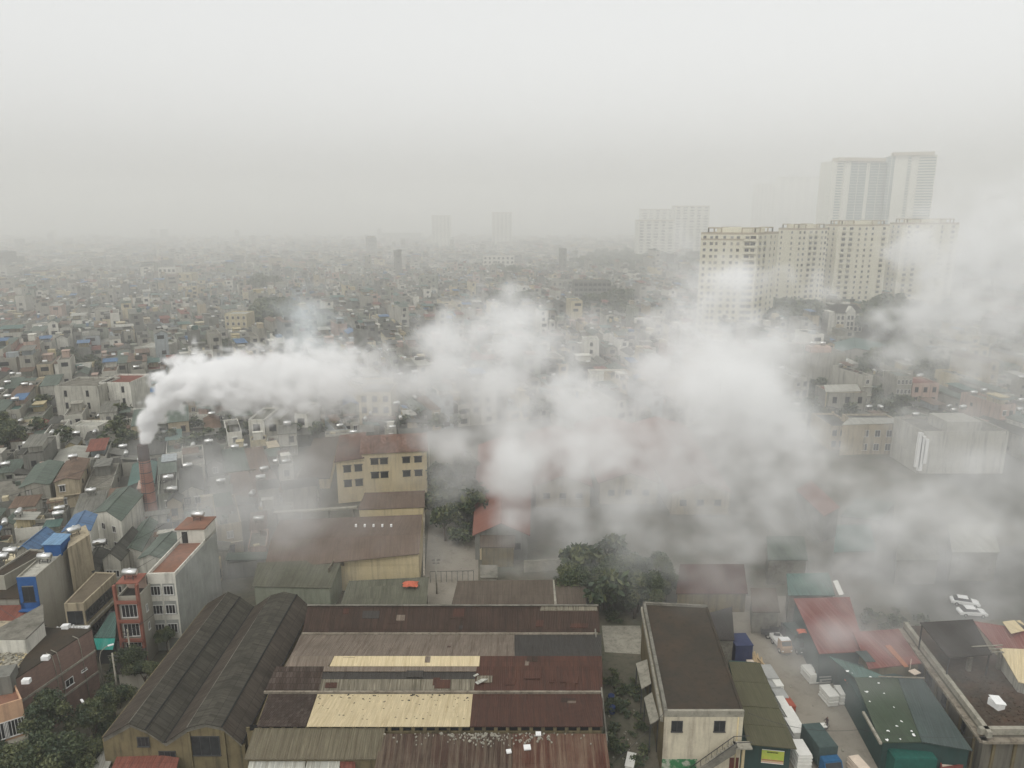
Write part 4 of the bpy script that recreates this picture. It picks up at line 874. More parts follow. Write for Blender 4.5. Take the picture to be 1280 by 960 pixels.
# brick building
M['brick']=m_brickwall('brown brick',(.21,.13,.10),(.25,.155,.12),(.16,.135,.12))
bz=10.0
bq=[P(15,852,bz),P(115,787,bz),P(57,785,bz),P(-50,850,bz)]
r=thing('brick_building','three storey brown brick building with dark flat roof and two pale ledges','building',((bq[0].x+bq[2].x)/2,84,0),)
b=MB(); b.prism([(p.x,p.y) for p in bq],0,bz-.02); b.build('wall',M['brick'],r)
b=MB(); b.prism([(p.x,p.y) for p in bq],bz-.02,bz+.12); b.build('roof',M['dark_roof'],r)
A,B=bq[0],bq[1]; d=(B-A).normalized(); n_=Vector((d.y,-d.x,0))
for z in (3.3,6.6): b=MB(); b.wallquad((A+n_*.15).xy,(B+n_*.15).xy,z,z,z+.28,z+.28,.14); b.build('ledge',M['concrete_light'],r)
wins(r,A,B,[4.3],[.62],1.3,1.1,frame='frame_white'); wins(r,A,B,[4.9],[.82],.9,.35,frame='frame_white',bars=0)
for f in (.46,.52,.80): 
    e=A+d*(B-A).length*f+n_*.1; b=MB(); b.tube([(e.x-n_.x*.9,e.y-n_.y*.9,bz+.3),(e.x,e.y,bz+.1),(e.x+d.x*.2,e.y+d.y*.2,bz-1.5),(e.x+d.x*.4,e.y+d.y*.4,.5)],.05,5); b.build('pipe',M['concrete_light'],r)
RESERVED.append([(p.x,p.y) for p in bq])
for (x,y,lab) in ((57,822,'white cistern box standing on the edge of the brick building roof'),(33,851,'white floodlight shaped box at the near corner of the brick building roof'),(82,783,'small white box at the far edge of the brick building roof')):
    p=P(x,y,bz+.4); b=MB(); b.box(p.x,p.y,bz+.12,.9,.6,.55,.1); b.box(p.x-.2,p.y-.32,bz+.2,.4,.1,.35,.1); tag(b.build('roof_unit',M['white_paint']),lab,'box')
# white walled room with rubble beside the brick building
r=thing('half_built_room','roofless white walled room with rubble on its floor beside the brick building','building',(-66,84,0))
a0=P(-30,801,12.2); a1=P(31,800,12.2); a2=P(55,777,12.2)
b=MB(); b.wallquad(a0.xy,a1.xy,10,10,12.2,12.2,.25); b.wallquad(a1.xy,a2.xy,10,10,12.1,12.1,.25); b.build('wall',M['w white'],r)
b=MB(); b.slab([up(a0,12.25)+Vector((0,.1,0)),up(a1,12.25),up(a2,12.25)-Vector((0,0,0)),up(a0,12.25)+Vector((3,9,0))],.2); b.build('roof',M['concrete'],r)
b=MB(); f0=P(-30,846,10.3);f1=P(12,846,10.3); b.hexa([up(f0,0),up(f1,0),up(a1,0),up(a0,0)],[up(f0,10.25),up(f1,10.25),up(a1,10.25),up(a0,10.25)]); b.build('floor_slab',M['cream_wall'],r)
b=MB(); rr=random.Random(6)
for k in range(300):
    x=rr.gauss(8,16); y=rr.uniform(816,838)+abs(x-20)*.1; 
    if x>34-(y-816)*.6: continue
    p=P(x,y,10.3); s_=rr.uniform(.08,.5); b.box(p.x,p.y,10.24,s_,s_*rr.uniform(.2,1),s_*.5,rr.random()*3)
tag(b.build('rubble',M['concrete_light']),kind='stuff')
# red roofed rows left edge
mono('low_house','red roof under the blue fronted house at the left edge','house',[(-30,778,7.4),(30,776,7.4),(36,756,8.2),(-25,757,8.2)],M['r red'],M['w grey'])
mono('low_house','grey roofed house with pale parapet below the blue fronted house','house',[(-30,749,9.2),(24,748,9.2),(40,713,9.6),(5,712,9.6)],M['dark_roof'],M['w grey'])
mono('low_house','grey brown roofed house behind the white walled room','house',[(-40,797,10.6),(28,794,10.6),(52,776,11),(0,776,11)],M['w buff'],M['w grey'])
r,c_=pblock('tube_house','bare grey sided house with two water tanks at the left edge, before the blue roofs','house',[(-15,722),(5,722),(62,690),(38,688)],11.4,M['grey_wall'],M['dark_roof'],.3,group=HG)
p=P(13,690,12.2); steel_tank(p.x,p.y,11.45,.1,'steel water tank at the left edge, farther of the two on the bare grey house')
p=P(2,697,12.2); steel_tank(p.x,p.y,11.45,.1,'steel water tank at the left edge, nearer of the two on the bare grey house')
# salmon building bottom left
M['salmon2']=m_plaster('salmon plaster',(.56,.36,.25),.5,(.2,.13,.1),.9,.3)
r,c_=pblock('corner_house','salmon plastered house with shuttered balcony at the bottom left corner','house',[(-60,905),(28,878),(16,851),(-60,850)],9.0,M['salmon2'],M['terra'],.5,reserve=True)
A,B=c_[0],c_[1]; d=(B-A).normalized(); n_=Vector((d.y,-d.x,0))
wins(r,A,B,[5.0],[.58,.84],2.0,2.2,frame='frame_white',bars=5)
wins(r,A,B,[1.2],[.58,.84],1.8,2.2,frame='frame_white',bars=3)
b=MB(); b.wallquad((A+n_*.8).xy,(B+n_*.8).xy,4.3,4.3,4.6,4.6,.8); b.build('ledge',M['concrete_light'],r)
wins(r,c_[1],c_[2],[5.2],[.5],1.0,1.6,frame='frame_dark')
b=MB(); q=P(2,862,9); b.box(q.x,q.y,9.05,3.2,2.6,2.4,.3); b.build('rooftop_room',M['w dark grey'],r)
# awning, lamps, bottom shed
M['turq']=m_sheet('turquoise striped awning',(.02,.30,.26),(.03,.34,.30),(.45,.55,.5),(.35,3),.1,.1,.6,.4,.3,-.2)
aw=thing('awning_shop','small shop with dark green roof and turquoise striped awning','shop',(-55,98,0))
pslab(aw,'roof',[(117,797,4.4),(144,797,4.4),(146,765,6.0),(138,766,6.0)],M['r teal'])
pslab(aw,'awning',[(121,812,3.2),(141,812,3.2),(144,798,4.4),(117,798,4.4)],M['turq'],.05)
g=[P(119,800,4),P(143,800,4),P(146,768,5),P(137,768,5)]; b=MB(); b.hexa([up(p,0) for p in g],[up(g[0],4.2),up(g[1],4.2),up(g[2],5.6),up(g[3],5.6)]); b.build('wall',M['frame_dark'],aw)
mono('bottom_shed','dark red roofed shed at the bottom edge in front of the ochre gable','shed',[(128,985,3.6),(214,985,3.6),(224,947,4.6),(150,937,4.6)],M['r red'],M['grey_wall'])
mono('bottom_shed','pale grey strip roof at the bottom edge beside the dark red shed','shed',[(95,985,3.4),(126,980,3.4),(152,925,4.2),(140,922,4.2)],M['r pale'],M['grey_wall'])
mono('lane_shed','dark flat shed in the shade of the tree below the brick red house','shed',[(146,842,3.2),(186,841,3.2),(182,800,3.4),(146,800,3.4)],M['slate_grey'],M['grey_wall'])
def lamp(px,py,h,rot,lab):
    p=P(px,py,0); t=thing('street_lamp',lab,'street lamp',(p.x,p.y,0),'street lamps in the lane',rot,local=True)
    b=MB(); b.tube([(0,0,0),(0,0,h*.8),(.25,0,h*.93),(.9,0,h),(1.3,0,h+.05)],[.09,.07,.06,.05,.05],6); b.build('pole',M['concrete_light'],t)
    b=MB(); b.box(1.55,0,h,.75,.26,.14); b.build('lamp_head',M['white_paint'],t)
lamp(131,868,7.2,.6,'street lamp in the lane between the brick building and the double ridged warehouse')
lamp(116,935,6,2.4,'street lamp hanging over the bottom left trees')
# ---------------------------------------------------------------- chimney
M['chim']=m_brickwall('chimney brick',(.27,.115,.08),(.33,.15,.105),(.22,.16,.13)); M['chim_top']=m_plain('sooty brick',(.075,.052,.045),.9)
ch=PY(178,556,138); cx,cy,cz=ch
ct=thing('brick_chimney','tall red brick chimney with sooty rim and iron bands, steam pouring from it','chimney',(cx,cy,0))
def ring_tube(z0,z1,r0,r1,name,m,n=20,th=0):
    b=MB(); k=0
    b.tube([(cx,cy,z0),(cx,cy,z1)],[r0,r1],n,0,False); return b.build(name,m,ct)
r0_,r1_=1.55,.98
def rad(z): return r0_+(r1_-r0_)*z/cz
ring_tube(0,cz-3.2,rad(0),rad(cz-3.2),'shaft',M['chim']); ring_tube(cz-3.2,cz-.0,rad(cz-3.2)+.02,rad(cz)+.04,'sooty_rim',M['chim_top'])
for k in range(8):
    z=2.5+k*(cz-4)/8; ring_tube(z,z+.14,rad(z)+.05,rad(z)+.05,'iron_band',M['frame_dark'])
b=MB(); 
for z in np.arange(.5,cz-.5,.45): b.box(cx,cy-rad(z)-.18,z,.5,.05,.05)
for s_ in (-.25,.25): b.tube([(cx+s_,cy-rad(0)-.18,0),(cx+s_,cy-rad(cz)-.18,cz)],.035,4)
b.build('ladder',M['frame_dark'],ct)
RESERVED.append([(cx-3,cy-3),(cx+3,cy-3),(cx+3,cy+3),(cx-3,cy+3)])
# ---------------------------------------------------------------- apartment towers
M['tower_cream']=m_plaster('cream tower render',(.68,.655,.57),.15,(.4,.36,.28),.8,.12)
M['tower_white']=m_plaster('white tower render',(.66,.66,.62),.12,(.4,.38,.34),.8,.12)
M['tower_trim']=m_plain('tower trim',(.42,.36,.27),.8); M['teal_glass']=m_plain('greenish curtain glass',(.13,.19,.185),.2,.0,.1)
def tower(name,lab,poly,Ht,fl,walls,wm,crown=None,group=None,skipg=2,wc='window'):
    """walls: (edge index, [fraction positions], window width, kind)"""
    ctr=Vector((sum(p[0] for p in poly)/len(poly),sum(p[1] for p in poly)/len(poly),0))
    r=thing(name,lab,'apartment tower' if 'tower' in name else 'building',(ctr.x,ctr.y,0),group)
    b=MB(); b.prism(poly,0,Ht); b.build('wall',wm,r)
    fh=Ht/fl; cnt=0; rest=MB(); bal=MB()
    for k in range(fl-1,0,-1):
        z=k*fh+fh*.32
        for (ei,fr,ww,kind) in walls:
            A=Vector((*poly[ei],0));B=Vector((*poly[(ei+1)%len(poly)],0)); d=(B-A); L_=d.length; d.normalize(); n_=Vector((d.y,-d.x,0)); rz=math.atan2(d.y,d.x)
            for f in fr:
                p=A+d*L_*f
                if cnt<100: window_at(r,(p.x,p.y,z),rz,ww*RG.choice((.8,1,1,1.1)),fh*RG.choice((.44,.48,.5)),frame=RG.choice(('tower_trim','tower_trim','frame_white')),bars=1,glass=RG.choice(('grey_glass','grey_glass','glass','pane_pale'))); cnt+=1
                else: rest.wallquad((p-d*ww/2+n_*.03).xy,(p+d*ww/2+n_*.03).xy,z,z,z+fh*.48,z+fh*.48,.04)
                if kind=='b':
                    bq_=_wc.get(('bal',round(ww,1),wm.name))
                    if bq_ is None:
                        q_=MB(); q_.box(0,-.55,0,ww+.9,1.1,.14); q_.box(0,-1.05,.13,ww+.9,.08,.82); o_=q_.build('balcony',wm); bq_=_wc[('bal',round(ww,1),wm.name)]=o_.data; bpy.data.objects.remove(o_)
                    o_=bpy.data.objects.new('balcony',bq_); COL.objects.link(o_); o_.parent=r; o_.location=Vector((p.x,p.y,k*fh-.02))-ORG[r.name]; o_.rotation_euler=(0,0,rz)
    if rest.v: tag(rest.build('windows',M['grey_glass'],r),kind='stuff')
    b=MB(); n=len(poly)
    for i in range(n):
        b.wallquad(Vector(poly[i]),Vector(poly[(i+1)%n]),Ht+.01*i,Ht+.01*i,Ht+1.1+.01*i,Ht+1.1+.01*i,.3)
    b.build('parapet',M['tower_trim'],r)
    return r,ctr
def rect(cx_,cy_,w_,d_,a):
    c,s=math.cos(a),math.sin(a); return [(cx_+x*c-y*s,cy_+x*s+y*c) for x,y in ((-w_/2,-d_/2),(w_/2,-d_/2),(w_/2,d_/2),(-w_/2,d_/2))]
def trect(pxl,pxc,pxr,y0,dy):
    """tower seen corner-on: left corner, near corner and right corner columns in the photo; y0 = distance of the near corner"""
    a=PY(pxl,420,y0+dy[0]); b_=PY(pxc,420,y0); c_=PY(pxr,420,y0+dy[1]); d_=a+(c_-b_)
    return [(a.x,a.y),(b_.x,b_.y),(c_.x,c_.y),(d_.x,d_.y)]
def crownwork(r,poly,Ht,drum=True):
    q=[Vector((*p,0)) for p in poly]; ce=sum(q,Vector((0,0,0)))/4
    b=MB()
    for i in range(4):
        a=q[i].lerp(ce,.18); c_=q[(i+1)%4].lerp(ce,.18)
        for (s0,s1) in ((.0,.28),(.72,1.)):
            p0=a.lerp(c_,s0);p1=a.lerp(c_,s1)
            for p in (p0,p1): b.box(p.x,p.y,Ht,.6,.6,3.1)
            d=p1-p0; m=(p0+p1)/2; b.box(m.x,m.y,Ht+3.1,d.length+.6,.7,.6,math.atan2(d.y,d.x))
    b.build('roof_frame',M['tower_trim'],r)
    b=MB(); b.prism([(p.lerp(ce,.38).x,p.lerp(ce,.38).y) for p in q],Ht,Ht+3.4); b.build('plant_room',M['tower_cream'],r)
TG='cream apartment towers'
t1=trect(869,938,963,385,(6,24))
r,_=tower('apartment_tower','nearest and biggest cream apartment tower, its foot lost in white smoke',t1,56,17,[(0,[.07,.19,.28,.42,.55,.66],1.5,''),(0,[.82,.92],2.6,'b'),(1,[.12,.34],3.0,'b'),(1,[.62,.82],1.4,'')],M['tower_cream'],group=TG); crownwork(r,t1,56)
b=MB(); b.wallquad(Vector(t1[0])+Vector((0,-.2)),Vector(t1[1])+Vector((0,-.2)),53.2,53.2,53.9,53.9,.5); b.build('cornice',M['tower_trim'],r)
RESERVED.append([(x,y) for x,y in t1])
t2=trect(962,985,1022,455,(16,12))
r,_=tower('apartment_tower','cream apartment tower second from left with a blank yellowish corner wall',t2,57,17,[(0,[.2,.75],1.5,''),(1,[.1,.24],1.6,''),(1,[.45,.62],2.4,'b'),(1,[.82,.94],1.5,'')],M['tower_cream'],group=TG); crownwork(r,t2,57)
t3=trect(1018,1034,1096,475,(16,10))
r,_=tower('apartment_tower','cream apartment tower third from left, dark balcony stacks at both ends',t3,59,17,[(0,[.3,.7],2.0,'b'),(1,[.12,.26],2.6,'b'),(1,[.42,.55,.68],1.6,''),(1,[.9],2.6,'b')],M['tower_cream'],group=TG); crownwork(r,t3,59)
t4=trect(1096,1112,1180,490,(16,10))
r,_=tower('apartment_tower','palest cream tower on the right, almost hidden by smoke',t4,60,17,[(0,[.3,.7],2.0,'b'),(1,[.12,.26],2.6,'b'),(1,[.5,.7],1.6,''),(1,[.9],2.6,'b')],M['tower_cream'],group=TG); crownwork(r,t4,60)
for t in (t2,t3,t4): RESERVED.append([(x,y) for x,y in t])
# tall twin slab far behind: vertical bays in white and glass
def bays(name,lab,px0,px1,y,z1,cols,depth=24,fl=40,skew=0):
    a=PY(px0,300,y);b_=PY(px1,300,y+skew); d=(b_-a).normalized(); n_=Vector((d.y,-d.x,0)); L_=(b_-a).length; L_=Vector((b_.x-a.x,b_.y-a.y)).length
    r=thing(name,lab,'apartment tower',((a.x+b_.x)/2,y+depth/2,0))
    x=0; fh=z1/fl
    wb_=MB(); gb=MB(); sl_=MB()
    for (frac,kind,out) in cols:
        p0=a+d*L_*x; p1=a+d*L_*(x+frac); x+=frac
        q0=p0+n_*out; q1=p1+n_*out; back0=p0-n_*depth; back1=p1-n_*depth
        zt=z1+out*.8
        tgt=wb_ if kind=='w' or kind=='r' else gb
        tgt.prism([(q0.x,q0.y),(q1.x,q1.y),(back1.x,back1.y),(back0.x,back0.y)],0,zt)
        if kind!='w':
            for k in range(1,fl+1): sl_.wallquad((q0+n_*.25).xy,(q1+n_*.25).xy,k*fh-.45,k*fh-.45,k*fh,k*fh,.24)
        if kind=='r':
            for k in range(1,fl): gb.wallquad((q0+d*.8+n_*.06).xy,(q1-d*.8+n_*.06).xy,k*fh+.6,k*fh+.6,k*fh+2.2,k*fh+2.2,.05)
        if kind=='g':
            m=(q0+q1)/2; sl_.wallquad((m-d*.25+n_*.35).xy,(m+d*.25+n_*.35).xy,0,0,z1,z1,.3)
    wb_.build('wall',M['tower_white'],r); gb.build('glazing',M['teal_glass'],r); sl_.build('floor_bands',M['tower_white'],r)
    b=MB(); p0=a-n_*2;p1=b_-n_*2; b.box((p0.x+p1.x)/2,(p0.y+p1.y)/2-0,z1+1,L_*.85,depth*.6,4,math.atan2(d.y,d.x)); b.build('plant_room',M['tower_trim'],r)
    return r
bays('apartment_tower','tall pale twin slab, left half, mostly greenish glass with floor lines',1031,1098,900,128,[(.09,'w',1),(.13,'r',0),(.11,'w',2),(.30,'g',.5),(.07,'w',0),(.30,'g',1)],fl=40,skew=12)
bays('apartment_tower','tall pale twin slab, right half, mostly white with banded floors',1099,1158,905,134,[(.14,'g',1),(.26,'w',2),(.10,'r',0),(.12,'w',1),(.38,'r',2)],fl=42,skew=-14)
for (a,b_,top,y,lab) in ((941,965,230,1750,'faint ghost tower, left of the twin slab, barely visible in haze'),(968,1018,222,1950,'faint broad ghost slab between the haze tower and the twin slab'),
    (540,563,270,1450,'left one of two faint far towers above the city edge'),(615,640,266,1450,'right one of two faint far towers above the city edge'),
    (801,841,262,1250,'lower hazy slab block beside the taller boxy one'),(842,885,258,1150,'boxy hazy slab block directly behind the cream towers'),(797,842,276,1050,'low wide hazy block in front of the lower slab')):
    c0=PY(a,300,y);c1=PY(b_,300,y); zt=PY(a,top,y).z; dd=26
    tower('tower_block',lab,[(c0.x,y),(c1.x,y),(c1.x,y+dd),(c0.x,y+dd)],zt,max(6,int(zt/4)),[(0,[.1,.3,.5,.7,.9],max(1.5,(c1.x-c0.x)/9),'')],M['tower_white'],group='hazy slab blocks on the skyline')
# ---------------------------------------------------------------- villa
vq=[P(1036,415,0),P(1077,415,0)]; vy=vq[0].y; vw=(vq[1].x-vq[0].x)
vl=thing('villa','white three storey villa with steep dark slate roof and central pediment','villa',((vq[0].x+vq[1].x)/2,vy+6,0))
x0_,x1_=vq[0].x+3.5,vq[1].x
b=MB(); b.prism([(x0_,vy),(x1_,vy),(x1_,vy+13),(x0_,vy+13)],0,11); b.prism([(x0_-3.5,vy+2),(x0_,vy+2),(x0_,vy+11),(x0_-3.5,vy+11)],0,11.5); xm=(x0_+x1_)/2; b.prism([(xm-2.6,vy-1),(xm+2.6,vy-1),(xm+2.6,vy+3),(xm-2.6,vy+3)],0,11.6); b.build('wall',M['w white'],vl)
b=MB(); e=.6; b.hexa([(x0_-e,vy-e,11),(x1_+e,vy-e,11),(x1_+e,vy+13+e,11),(x0_-e,vy+13+e,11)],[(x0_+3,vy+4,15.5),(x1_-3,vy+4,15.5),(x1_-3,vy+9,15.5),(x0_+3,vy+9,15.5)]); b.build('roof',M['slate_grey'],vl)
b=MB(); b.v+=[(xm-3,vy-1.3,11.6),(xm+3,vy-1.3,11.6),(xm,vy-1.3,15),(xm-3,vy+3,11.6),(xm+3,vy+3,11.6),(xm,vy+3,15)]; b.face((0,1,2)); b.face((3,5,4)); b.face((0,2,5,3)); b.face((1,4,5,2)); b.face((0,3,4,1)); b.build('pediment',M['w white'],vl)
wins(vl,(x0_,vy),(x1_,vy),[7.2,3.8,.8],[.08,.24,.76,.92],1.3,2.1,frame='frame_dark'); wins(vl,(xm-2.6,vy-1),(xm+2.6,vy-1),[7.4,3.8,.8],[.3,.7],1.3,2.2,frame='frame_dark')
b=MB(); b.box(xm,vy+7,15.5,4,2,1.1); b.build('dormer',M['w white'],vl)
RESERVED.append([(x0_-6,vy-3),(x1_+3,vy-3),(x1_+3,vy+15),(x0_-6,vy+15)])
RESERVED.append([tuple(P(x,y,0).xy) for x,y in ((1024,432),(1088,432),(1084,414),(1030,414))])
# ---------------------------------------------------------------- named middle distance buildings
def mblock(name,lab,pxl,pxr,pyb,h,depth,wm,rm,fl=0,cols=0,ww=1.3,rot=0,par=.6,yb=None,frame='frame_dark',side=0,cat='building'):
    a=P(pxl,pyb,0); b_=P(pxr,pyb,0); W_=b_.x-a.x; c,s=math.cos(rot),math.sin(rot)
    q=[a,a+Vector((W_*c,W_*s,0)),a+Vector((W_*c-depth*s,W_*s+depth*c,0)),a+Vector((-depth*s,depth*c,0))]
    ctr=(q[0]+q[2])/2; r=thing(name,lab,cat,(ctr.x,ctr.y,0))
    b=MB(); b.prism([(p.x,p.y) for p in q],0,h-.02); b.build('wall',M[wm],r)
    b=MB(); b.prism([(p.lerp(ctr,.03).x,p.lerp(ctr,.03).y) for p in q],h-.02,h+.05); b.build('roof',M[rm],r)
    if par:
        b=MB()
        for i in range(4): b.wallquad(q[i].xy,q[(i+1)%4].xy,h-.015+.004*i,h-.015+.004*i,h+par+.004*i,h+par+.004*i,.2)
        b.build('parapet',M[wm],r)
    if fl:
        fh=h/fl; wins(r,q[0],q[1],[fh*k+fh*.3 for k in range(fl)],[(k+.5)/cols for k in range(cols)],ww,fh*.5,frame=frame)
        if side: wins(r,q[1],q[2],[fh*k+fh*.3 for k in range(fl)],[(k+.5)/side for k in range(side)],ww,fh*.5,frame=frame)
    RESERVED.append([(p.x,p.y) for p in q]); return r,q,h
r,q,h=mblock('concrete_block','big blank grey block with two domed water tanks and antennas on its roof',984,1053,492,15,20,'w grey','concrete',rot=.0)
b=MB(); p=q[0].lerp(q[1],.85); b.prism([(q[0].x+9,q[0].y+4),(q[0].x+17,q[0].y+4),(q[0].x+17,q[0].y+9),(q[0].x+9,q[0].y+9)],15.06,17.2); b.build('rooftop_room',M['w pinkish'],r)
for k,x in enumerate((10.5,14.5)):
    t=steel_tank(q[0].x+x,q[0].y+6.5,17.25,0,('left' if k==0 else 'right')+' tank of the pair on the big blank grey block')
an=thing('antenna','cluster of thin antenna masts on the left edge of the big blank block','antenna',(q[0].x+4,q[0].y+3,15))
for k in range(4): b=MB(); b.tube([(q[0].x+2.5+k*1.1,q[0].y+3,15),(q[0].x+2.5+k*1.1,q[0].y+3,19.5+k%2)],.14,5); b.build('mast',M['w pale grey'],an)
gable('market_hall','wide green roofed hall behind the big blank block','hall',[P(1022,455,0),P(1112,452,0),P(1104,438,0),P(1028,440,0)],3.5,7,M['w grey'],M['r teal'])
mblock('grey_house','grey house with red tiled strip roof in front of the big blank block',1033,1080,524,8.5,11,'w grey','r red',2,3,1.4)
mono('cream_shed','cream roofed shed squeezed between the blank block and the red striped house','shed',[(1032,490,9),(1076,489,9),(1072,480,10),(1030,481,10)],M['r pale'],M['w cream'])
mblock('tall_narrow_house','tall narrow house with white arcade at the top floor and green roof',1116,1135,519,13,9,'w grey','r green',4,4,.9,frame='frame_white')
mblock('pink_house','pale pinkish block joined to the tall narrow house',1136,1169,519,10.5,10,'w pinkish','r red',3,3,1.2)
mono('long_roof_house','long pale sheet roof with a grey patch over the cluttered brown house','house',[(1052,531,9),(1117,529,9),(1131,522,9.6),(1062,522,9.6)],M['r pale'],M['w buff'])
mblock('cluttered_house','brown cluttered house with white panels under the long pale roof',1072,1130,568,8.,12,'w buff','r dark',2,4,1.6,frame='frame_white')
mblock('long_low_house','low brown house with white gable line left of the cluttered house',1036,1066,562,6.5,14,'w buff','r dark',2,3,1.3)
r,q,h=mblock('stepped_block','huge blank pale block with stepped outline and flaking white corner',1146,1253,592,11,14,'w pale grey','concrete')
b=MB(); b.prism([(q[1].x-16,q[1].y+.5),(q[1].x-7,q[1].y+.5),(q[1].x-7,q[1].y+9),(q[1].x-16,q[1].y+9)],11.06,14.0); b.build('rooftop_room',M['w pale grey'],r)
b=MB()
for k,(f,z0_,z1_) in enumerate(((.0,2,11.3),(.035,1,10.4),(.075,3,9.6))): p=q[0].lerp(q[1],f); b.box(p.x-.6,p.y-.4,z0_,1.1,.8,z1_-z0_)
b.build('flaking_corner',M['white_paint'],r)
mblock('white_house','small white house with two windows at the edge of the smoke on the right',1170,1191,462,9,9,'w white','r grey',3,2,1.4)
mblock('cream_house','cream three storey house half faded on the right',1211,1232,468,11,9,'w cream','r grey',3,2,1.6)
mblock('faded_house','faded grey house between the white and cream houses on the right',1190,1208,482,8,9,'w grey','r brown',2,2,1.4)
mblock('white_house','bright white house with round rooftop ring beside dark trees left of the big smoke',729,748,463,13,10,'w white','r pale',4,1,1.2)
mblock('grey_house','little grey house left of the bright white ringed house',710,722,452,8,9,'w grey','r green',2,1,1.2)
mblock('white_shed','low white block emerging from smoke under the bright white house',737,784,492,7,9,'w white','r pale',0)
mblock('dark_slab','dark glass fronted slab building in the middle distance above the smoke',717,763,391,21,16,'w dark grey','r dark',6,8,2.4)
mblock('grey_slab','wide grey block just left of the dark slab',690,717,372,13,14,'w grey','r grey',3,4,1.6)
mblock('flat_hall','wide teal roofed hall on the far edge of the city',477,527,303,22,40,'w greenish','r teal',3,8,3.)
mblock('school_block','white multi windowed block far away above the smoke',604,643,341,19,16,'w white','r pale',4,7,2.4)
mblock('greenish_block','tall plain greenish block amid the distant roofs',524,546,372,17,14,'w greenish','r grey',3,3,1.4)
mblock('white_villa','white balconied house on the left, brightest in the distant roofs',200,222,360,18,14,'w white','r pale',4,4,2.2)
mblock('yellow_block','pale yellow block joined to the bright balconied house',222,241,362,14,14,'w yellow','r pale',3,2,1.8)
r,q,h=mblock('cream_tower_house','tall cream house with white balconies and water tank, above the steam',284,311,432,16,12,'w cream','r pale',5,4,1.3,frame='frame_white')
mblock('pink_block','pinkish plastered block in the distant roofs beyond the blue puff',416,430,363,15,12,'w pinkish','r grey',4,2,1.3)
mblock('white_gabled_hall','pale metal sided hall with low roof above the steam',170,204,458,8,15,'w pale grey','r pale',0)
mblock('white_house','narrow white house with a dark window at the left, near the red gabled tower',43,57,428,9,9,'w white','r grey',2,1,1.4)
mblock('red_capped_house','little house with red pyramid roof at the left',38,50,450,8,7,'w cream','r red',2,1,1.4)
r,q,h=mblock('grey_block','plain grey cement block behind the chimney, with the widest blank wall',74,128,530,12,14,'w pale grey','concrete',3,2,.9)
mblock('red_topped_house','white house with red roof cabin beside the steam',129,168,524,12,13,'w white','r red',3,2,.9)
mblock('low_white_house','long low white walled house left of the steam foot',90,126,555,5,6,'w white','r pale',1,2,1.3)
for (a_,b_,y_,wm,lab) in ((313,333,560,'w white','white walled house under the steam with blank side'),(334,352,560,'w grey','grey house next to the blank white one under the steam'),(370,386,552,'w white','white framed two storey house under the steam, nearest the lane wall')):
    mblock('tube_house',lab,a_,b_,y_,8,14,wm,'r grey',2,1,2.0,cat='house')
r,q,h=mblock('cream_villa','cream block with wide eaves just behind the yellow office block',450,490,534,11,14,'w cream','r grey',3,3,1.6)
mblock('long_cream_hall','long cream hall half hidden in smoke behind the yellow office block',436,487,514,9,10,'w cream','r pale',0)
# ---------------------------------------------------------------- the city: packed tube houses on a bent street grid
R=random.Random(11)
TH=math.radians(17)
def warp(u,v):
    """street grid coordinates to ground"""
    du=16*math.sin(v/71+1.3)+9*math.sin(u/53+v/97); dv=15*math.sin(u/83+.4)+8*math.sin(v/61-u/120+2)
    x=u*math.cos(TH)-v*math.sin(TH)+du; y=u*math.sin(TH)+v*math.cos(TH)+dv
    return x,y
def wang(u,v):
    a=warp(u-2,v); b_=warp(u+2,v); return math.atan2(b_[1]-a[1],b_[0]-a[0])
GREEN=[((790,335),90,9),((770,325),60,8),((640,385),26,6),((345,405),32,14),((95,450),40,9),((266,435),26,10),((1010,505),28,26),((1085,450),30,34),((1115,505),22,22),((1150,600),32,22),((960,400),40,14),((985,402),34,12),((1115,405),34,18),
    ((760,385),30,12),((712,455),18,16),((5,545),18,18),((570,620),34,40),((760,725),80,30),((1110,790),26,20),((1180,470),50,18),((640,345),22,6),((1120,440),40,18),((1045,470),18,12),((330,360),22,5),((530,430),30,12),((180,505),10,6)]
def ingreen(px,py):
    for (cx_,cy_),rx,ry in GREEN:
        if ((px-cx_)/rx)**2+((py-cy_)/ry)**2<1: return True
    return False
def hits(q):
    c_=(sum(p[0] for p in q)/4,sum(p[1] for p in q)/4)
    for poly in RB:
        if c_[0]<poly[0]-14 or c_[0]>poly[2]+14 or c_[1]<poly[1]-14 or c_[1]>poly[3]+14: continue
        if any(inside(p,poly[4]) for p in list(q)+[c_]) or any(inside(p,q) for p in poly[4]): return True
    return False
RB=[(min(p[0] for p in k),min(p[1] for p in k),max(p[0] for p in k),max(p[1] for p in k),k) for k in RESERVED]
lots=[]
v=60.
row=0
